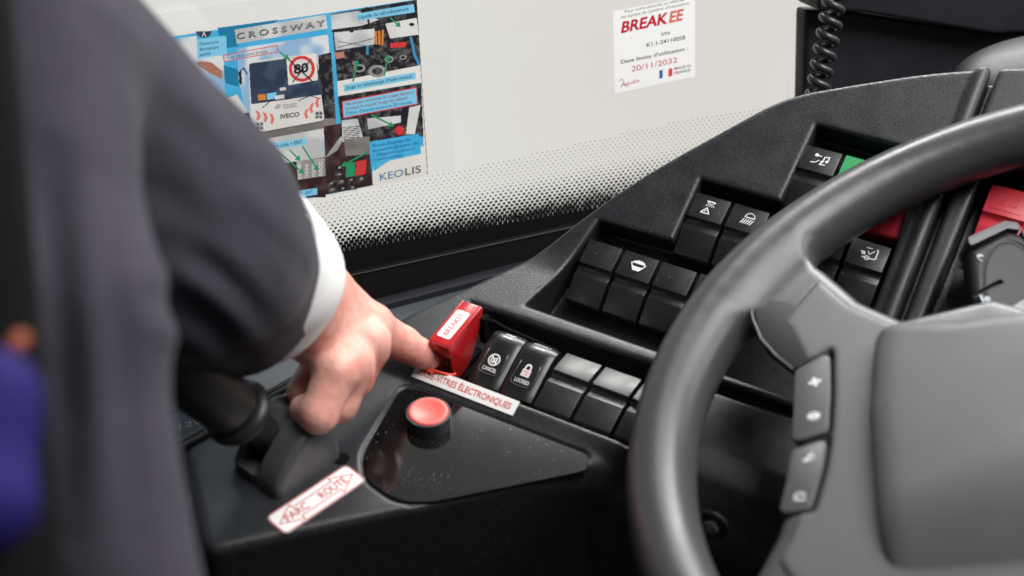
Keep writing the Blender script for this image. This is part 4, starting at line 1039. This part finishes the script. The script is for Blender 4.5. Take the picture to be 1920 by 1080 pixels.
# ================================================================== STEERING WHEEL
wt = math.radians(20); WC = np.array([276, 416, 116.0])
wN = np.array([-math.sin(wt), 0, math.cos(wt)]); wA = np.array([math.cos(wt), 0, math.sin(wt)]); wB = np.array([0, 1.0, 0])
FWl = fr(WC, wA, wB, wN)
def wl(x, y, off=8.0): q = hit(x, y, WC + wN * off, wN) - WC; return float(q @ wA), float(q @ wB)
sw = thing('steering_wheel', 'grey leather steering wheel with button pads, blurred in the foreground', 'steering wheel', FWl)
RW = 218.0
hub_l = [(-100, 74), (-108, 50), (-117, 17), (-124, -25), (-131, -70), (-120, -125), (-60, -150)]
HUB = round_poly([(0, 38), (-60, 58), (-84, 72)] + hub_l + [(-x, y) for x, y in hub_l[::-1]] + [(84, 72), (60, 58)], 14, 4)
sp_l = [(-125, 165), (-160, 138), (-146, 96), (-142, 68), (-148, 30), (-156, -4), (-168, -32), (-184, -56), (-205, -90), (-170, -125), (-60, -140), (40, 0), (-40, 84), (-84, 86), (-100, 108), (-112, 140)]
SPL = sp_l; SPR = [(-x, y) for x, y in sp_l[::-1]]
def f_rim(P):
    r = np.hypot(P[:, 0], P[:, 1]); a = np.arctan2(P[:, 1], -P[:, 0])
    bump = 2.2 * np.exp(-((a - 0.75) / 0.35) ** 2)
    d = np.sqrt(((r - RW) / (1.05 + bump * .03)) ** 2 + (P[:, 2] / 1.12) ** 2) - 16.2 - bump * .6
    return d + 0.10 * np.sin(a * 90) * np.clip((a - 0.4), 0, .1) * 2
sdf_mesh('rim', f_rim, (-245, -245, -24), (30, 245, 24), 2.0, M['wheel'], sw, src=FWl) if False else None
def tilt_plate(P, poly, n0, n1, k):
    s = sd_poly(P[:, 0], P[:, 1], poly)
    return smax(s, np.maximum(P[:, 2] - n1, n0 - P[:, 2]), k)
PADZ = 7.0
PAD_U = [wl(*p, PADZ) for p in ((1491, 697), (1557, 661), (1558, 740), (1554, 812), (1486, 833))]
PAD_D = [wl(*p, PADZ) for p in ((1484, 846), (1553, 824), (1544, 880), (1522, 958), (1460, 966), (1476, 900))]
POCK = round_poly([wl(*p, PADZ) for p in ((1407, 560), (1480, 568), (1530, 600), (1560, 652), (1491, 693), (1430, 645))], [3, 16, 20, 3, 3, 30], 5)
def f_wheel(P):
    rim = f_rim(P)
    sp = np.minimum(tilt_plate(P, SPL, -9, 7.0, 7), tilt_plate(P, SPR, -9, 7.0, 7))
    d = smin(rim, sp, 14)
    hubc = np.maximum(np.hypot(P[:, 0], P[:, 1]) - 90, np.abs(P[:, 2] + 22) - 20)
    d = smin(d, hubc, 6)
    for poly, dep in ((PAD_U, 3.0), (PAD_D, 3.0)):
        d = smax(d, -np.maximum(sd_poly(P[:, 0], P[:, 1], poly) - 1.0, -(P[:, 2] - (PADZ - dep))), 1.5)
    return d
sdf_mesh('rim_and_spokes', f_wheel, (-245, -245, -46), (245, 245, 26), 1.5, M['wheel'], sw, src=FWl)
def f_hub(P):
    s = sd_poly(P[:, 0], P[:, 1], HUB)
    t = s + np.clip(P[:, 2] - 4, 0, 60) * 0.20
    crown = P[:, 2] - (31 + 6 * np.exp(-((P[:, 0] + 10) / 60) ** 2) * np.clip((P[:, 1] + 20) / 90, 0, 1)) + 0.0007 * (P[:, 0] ** 2 + P[:, 1] ** 2) + 0.010 * np.clip(-(P[:, 1] + 36), 0, 60) ** 2
    d = smax(t * .92, np.maximum(crown, 5 - P[:, 2]), 11)
    return d
sdf_mesh('hub_cover', f_hub, (-150, -170, 0), (150, 100, 50), 1.9, M['hub'], sw, src=FWl)
# soft grey skin over the spoke, as its own part
def f_skin(P):
    s = np.minimum(sd_poly(P[:, 0], P[:, 1], SPL), sd_poly(P[:, 0], P[:, 1], SPR)) + 7
    s = np.maximum(s, 150 * 0 + (np.hypot(P[:, 0], P[:, 1]) - 176))
    d = smax(s, np.maximum(P[:, 2] - 8.4, 3 - P[:, 2]), 3)
    for poly in (PAD_U, PAD_D): d = smax(d, -(sd_poly(P[:, 0], P[:, 1], poly) - 1.6), 1.2)
    return d
sdf_mesh('spoke_cover', f_skin, (-215, -160, 0), (215, 180, 14), 1.6, M['spoke'], sw, src=FWl)
def pad(name, poly, z0, z1, m, label=None, rad=4.0):
    mb = MB(); mb.add(*prism(round_poly(poly, rad, 4), z0, z1), m); o = mb.build(name, sw, src=FWl, bevel=1.2)
    if label: o['label'] = label
    return o
p1 = pad('button_pad', PAD_U, 3, 8.2, M['pad'], 'upper button pad on the wheel spoke'); p2 = pad('button_pad', PAD_D, 3, 8.2, M['pad'], 'lower button pad on the wheel spoke')
pad('spoke_bezel', POCK, 0, 8.0, M['bezel'], rad=.5)
mb = MB(); edge = [wl(*p, 8.5) for p in ((1404, 560), (1412, 600), (1428, 638), (1455, 668), (1487, 694))]
mb.add(*tube([(x, y, 9.0) for x, y in edge], .8, 8), M['grey_switch'], True); mb.build('bezel_edge', sw, src=FWl)
def blob(par, x, y, shapes):
    cx, cy = wl(x, y, 8.4); mb = MB()
    for V, F in shapes: mb.add([(cx + a * 1.0, cy + b * 1.0, 8.5) for a, b in V], F, M['white_print'])
    mb.build('icon', par, src=FWl)
blob(p1, 1528, 716, [stroke([(-2.4, 0), (2.4, 0)], 1.6), stroke([(0, -2.4), (0, 2.4)], 1.6)])
blob(p1, 1526, 780, [stroke([(-2.4, 0), (2.4, 0)], 1.8), stroke(arc(0, 0, 2.4, 0, 360, 14), .8)])
blob(p2, 1516, 858, [stroke(arc(0, 0, 2.2, 200, 400, 12), 1.2), stroke([(-2, -2), (2, 2)], 1.0)])
blob(p2, 1500, 932, [stroke(arc(0, 0, 2.2, 20, 200, 12), 1.2), stroke([(2, -2), (-2, -1)], .8)])
# column stalk
sD = 700.0; FSt = fr(at(1880, 520, sD), unit(at(1980, 520, sD) - at(1880, 520, sD)), unit(at(1880, 420, sD + 17) - at(1880, 520, sD)), unit(np.cross(unit(at(1980, 520, sD) - at(1880, 520, sD)), unit(at(1880, 420, sD + 17) - at(1880, 520, sD)))))
def sl_(x, y, off=0.0):
    q = hit(x, y, FSt[:3, 3] + FSt[:3, 2] * off, FSt[:3, 2]) - FSt[:3, 3]; return float(q @ FSt[:3, 0]), float(q @ FSt[:3, 1])
stk = thing('column_stalk', 'black wiper stalk with grey end ring, between wheel hub and red switch', 'stalk', FSt)
ST = round_poly([sl_(*p, 8) for p in ((1811, 462), (1880, 428), (1935, 445), (1990, 560), (2010, 640), (1900, 615), (1832, 560))], 5, 4)
def f_st(P):
    s = sd_poly(P[:, 0], P[:, 1], ST)
    d = smax(s, np.abs(P[:, 2]) - 9.0, 7)
    ln = [sl_(*p, 8) for p in ((1828, 552), (1880, 528))]
    a, b = np.array(ln[0]), np.array(ln[1]); e = unit(b - a); nrm = np.array([-e[1], e[0]])
    g = np.maximum(np.abs((P[:, 0] - a[0]) * nrm[0] + (P[:, 1] - a[1]) * nrm[1]) - .8, -(P[:, 2] - 6.0))
    g = np.maximum(g, (P[:, 0] - a[0]) * e[0] + (P[:, 1] - a[1]) * e[1] - np.linalg.norm(b - a))
    d = smax(d, -g, .8)
    cx, cy = sl_(1905, 545, 8); oval = np.abs(np.hypot((P[:, 0] - cx) / 1.0, (P[:, 1] - cy) / 1.9) - 16) - .4
    return smax(d, -np.maximum(oval, -(P[:, 2] - 8.3)), .6)
sdf_mesh('stalk_body', f_st, (-35, -50, -14), (60, 45, 14), 0.8, M['stalk'], stk, src=FSt)
RG = round_poly([sl_(*p, 8) for p in ((1812, 458), (1806, 440), (1872, 414), (1898, 420), (1908, 436), (1880, 430))], 2, 3)
mb = MB(); mb.add(*prism(RG, -9, 9.5), M['stalk_light']); mb.build('end_ring', stk, src=FSt, bevel=2.0, seg=3)
RG2 = round_poly([sl_(*p, 8) for p in ((1900, 430), (1935, 444), (1990, 545), (2010, 640), (1985, 640), (1940, 500))], 4, 3)
mb = MB(); mb.add(*prism(RG2, -4, 10.4), M['stalk_light']); mb.build('side_rail', stk, src=FSt, bevel=2.4, seg=3)
mb = MB()
for (x, y), sh_ in (((1836, 477), [pg(*arc(0, 0, 2.6, 20, 200, 12)), stroke([(-1.5, -1.5), (1.0, -3.5)], .8)]), ((1858, 558), [pg(*arc(0, 0, 2.4, 0, 340, 12)), stroke([(-4.5, 2.5), (-2.5, -4.5)], 1.8)])):
    cx, cy = sl_(x, y, 9.2); mb = MB()
    for V, F in sh_: mb.add([(cx + a * .75, cy + b * .75, 9.25) for a, b in V], F, M['stalk_print'])
    mb.build('icon', stk, src=FSt)

# ================================================================== PERSON
pe = thing('person', 'person in a dark suit pointing at the red guarded switch', 'person')
def c(px, py, D, r): return (at(px, py, D), r)
def chain(P, pts, k=3.0):
    d = None
    for (a, ra), (b, rb) in zip(pts[:-1], pts[1:]):
        e = sd_cap(P, a, b, ra, rb); d = e if d is None else smin(d, e, k)
    return d
H_A = [c(548, 522, 650, 20), c(594, 556, 688, 20.5), c(686, 610, 709, 13)]
H_B = [c(548, 550, 650, 20), c(590, 598, 686, 20), c(686, 648, 696, 12)]
H_C = [c(545, 572, 650, 17), c(586, 624, 678, 16.5), c(640, 690, 675, 12)]
IDX = [c(698, 618, 712, 12.6), c(756, 645, 730, 10.0), c(784, 661, 738, 8.4), c(803, 673, 743, 7.2)]
MID = [c(685, 655, 697, 13), c(664, 710, 698, 10.2), c(605, 735, 700, 8.8)]
RIN = [c(660, 690, 682, 12.5), c(634, 756, 682, 10.2), c(588, 766, 690, 8.8)]
PIN = [c(630, 700, 670, 11.8), c(598, 776, 665, 9.8), c(572, 768, 674, 8.4)]
THU = [c(625, 650, 700, 11), c(595, 700, 698, 10), c(566, 734, 692, 8.6)]
KN = [c(704, 607, 702, 8.0), c(697, 640, 690, 7.6), c(664, 674, 677, 7.4), c(634, 697, 667, 7.2)]
def f_hand(P):
    d = smin(smin(chain(P, H_A), chain(P, H_B), 7), chain(P, H_C), 7)
    for (p, r) in KN: d = smin(d, np.linalg.norm(P - p, axis=1) - r, 8)
    f = chain(P, IDX, 3.0)
    fist = smin(smin(chain(P, MID, 4), chain(P, RIN, 4), 1.0), chain(P, PIN, 4), 1.0)
    d = smin(d, f, 7); d = smin(d, fist, 4.0); d = smin(d, chain(P, THU, 4), 2.0)
    # tendons and finger creases
    for a, b, r in ((KN[0][0], H_A[1][0], 1.9), (KN[1][0], H_B[1][0], 1.9), (KN[2][0], H_C[1][0], 1.6)):
        ab = b - a; t = np.clip(((P - a) @ ab) / (ab @ ab), 0, 1); q = np.linalg.norm(P - a - t[:, None] * ab, axis=1)
        d = d - r * np.exp(-(np.maximum(q - 7, 0) / 3.0) ** 2) * (1 - t) * 0.6
    i0, i1 = IDX[1][0], IDX[3][0]; e = unit(i1 - i0)
    for s_, am in ((0.0, .5), (2.6, .4), (-2.6, .4), (20.0, .35), (22.0, .3)):
        tt = (P - i0) @ e; near = np.linalg.norm(P - i0 - tt[:, None] * e, axis=1) < 16
        d = d + am * np.exp(-((tt - s_) / .7) ** 2) * near
    return d
lo = np.min([p for ch in (H_A, H_B, H_C, IDX, MID, RIN, PIN, THU) for p, _ in ch], 0) - 30
hi = np.max([p for ch in (H_A, H_B, H_C, IDX, MID, RIN, PIN, THU) for p, _ in ch], 0) + 30
hand = sdf_mesh('hand', f_hand, lo, hi, 0.8, M['skin'], pe)
SH = c(-40, 130, 470, 62); EL = c(318, 430, 560, 54); CU = c(440, 533, 648, 48.5)
sdir = unit(CU[0] - EL[0])
def wrinkle(P):
    x, y, z = P[:, 0], P[:, 1], P[:, 2]
    return 1.6 * np.sin(x * .045 + z * .06 + 1.2 * np.sin(y * .03)) + .9 * np.sin(x * .10 - y * .07 + z * .05 + 2.0)
FOLD = [(at(345, 520, 560), at(480, 610, 600)), (at(330, 600, 560), at(420, 640, 590))]
def pix(P):
    q = (P - CAM) @ CM.T; return CX + FPX * q[:, 0] / -q[:, 2], CY - FPX * q[:, 1] / -q[:, 2]
CREASE = [((325, 455), (500, 612), 2.3, 24), ((300, 560), (455, 668), 2.6, 28), ((430, 300), (585, 430), .7, 26), ((250, 330), (400, 470), .9, 30), ((480, 420), (590, 560), .6, 20), ((300, 200), (420, 330), .8, 28), ((180, 420), (250, 1000), 1.2, 32), ((90, 300), (120, 1000), 3.0, 40)]
def f_jacket(P):
    d = smin(sd_cap(P, SH[0], EL[0], SH[1], EL[1]), sd_cap(P, EL[0], CU[0] + sdir * 12, EL[1], CU[1] - 1), 22)
    d = d + wrinkle(P)
    end = (P - CU[0]) @ sdir
    d = smax(d, end, 2.0)
    inner = sd_cap(P, EL[0] + sdir * 60, CU[0] + sdir * 30, 44, 45.0)
    d = smax(d, -np.maximum(inner, -(end + 30)), 1.5)
    # front of the jacket hanging down, and the trunk to its left
    fl = sd_cap(P, at(20, 150, 440), at(138, 600, 400), 42, 25); fl = smin(fl, sd_cap(P, at(138, 600, 400), at(268, 1300, 374), 25, 25), 20)
    tr = sd_cap(P, at(-330, 100, 560), at(-330, 1500, 560), 110, 110)
    body = smin(fl + 2.0 * np.sin(P[:, 2] * .035 + P[:, 0] * .05), tr, 10)
    d = smin(d, body, 16)
    px, py = pix(P)                                        # creases pressed into the cloth
    for (ax_, ay_), (bx_, by_), am, wd in CREASE:
        ex_, ey_ = bx_ - ax_, by_ - ay_; t = np.clip(((px - ax_) * ex_ + (py - ay_) * ey_) / (ex_ ** 2 + ey_ ** 2), 0, 1)
        bow = 14 * np.sin(t * math.pi)
        q = np.hypot(px - ax_ - t * ex_ - bow * .7, py - ay_ - t * ey_ + bow * .7)
        d = d + am * (np.exp(-(q / wd) ** 2) - .6 * np.exp(-((q - wd * 1.7) / wd) ** 2)) * np.sin(np.clip(t, .04, .96) * math.pi) ** .5
    return d
jk = sdf_mesh('suit_jacket', f_jacket, (-480, 150, -160), (-90, 640, 640), 2.2, M['suit'], pe)
SB = at(488, 528, 664); s2 = unit(at(560, 575, 700) - at(470, 522, 655)); s2 = unit(sdir * .75 + s2 * .25)
def f_cuff(P):
    t = (P - SB) @ s2; r = np.linalg.norm(P - SB - t[:, None] * s2, axis=1)
    ang = np.arctan2((P - SB) @ np.cross(s2, Z), (P - SB) @ Z)
    d = np.abs(r - 44.0 - .5 * np.sin(ang * 5 + 1) + t * .02) - .9
    d = np.maximum(d, np.maximum(t - 0, -t - 45)) 
    return d - .4
sdf_mesh('shirt_cuff', f_cuff, SB - 62, SB + 62, 0.9, M['shirt'], pe)

# ================================================================== SEAT BEHIND THE PERSON
se = thing('seat', 'blurred seat with deep blue cushion and orange trim, black column added at left edge', 'seat')
def f_dark_column(P): return sd_cap(P, at(-175, -150, 345), at(-55, 1350, 335), 25, 26)  # black column added behind the cushion to darken the left edge
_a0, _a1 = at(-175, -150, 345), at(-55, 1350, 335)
sdf_mesh('added_dark_column', f_dark_column, np.minimum(_a0, _a1) - 30, np.maximum(_a0, _a1) + 30, 2.2, M['hole'], se)
b0, b1 = at(-60, 700, 300), at(20, 1000, 290)
def f_seat(P): return smin(sd_cap(P, at(-24, 750, 300), at(-38, 940, 290), 9, 13), sd_cap(P, at(-24, 750, 300), at(-250, 700, 320), 10, 16), 12)
lo = np.minimum(at(-250, 700, 320), at(-60, 1010, 290)) - 40; hi = np.maximum(at(-250, 700, 320), at(20, 700, 300)) + 40
sdf_mesh('cushion', f_seat, lo, hi, 1.6, M['blue_seat'], se)
def f_trim(P): return sd_cap(P, at(28, 648, 318), at(38, 638, 320), 2.4, 2.6)
sdf_mesh('orange_trim', f_trim, at(28, 648, 318) - 14, at(28, 648, 318) + 14, 1.0, M['orange_trim'], se)
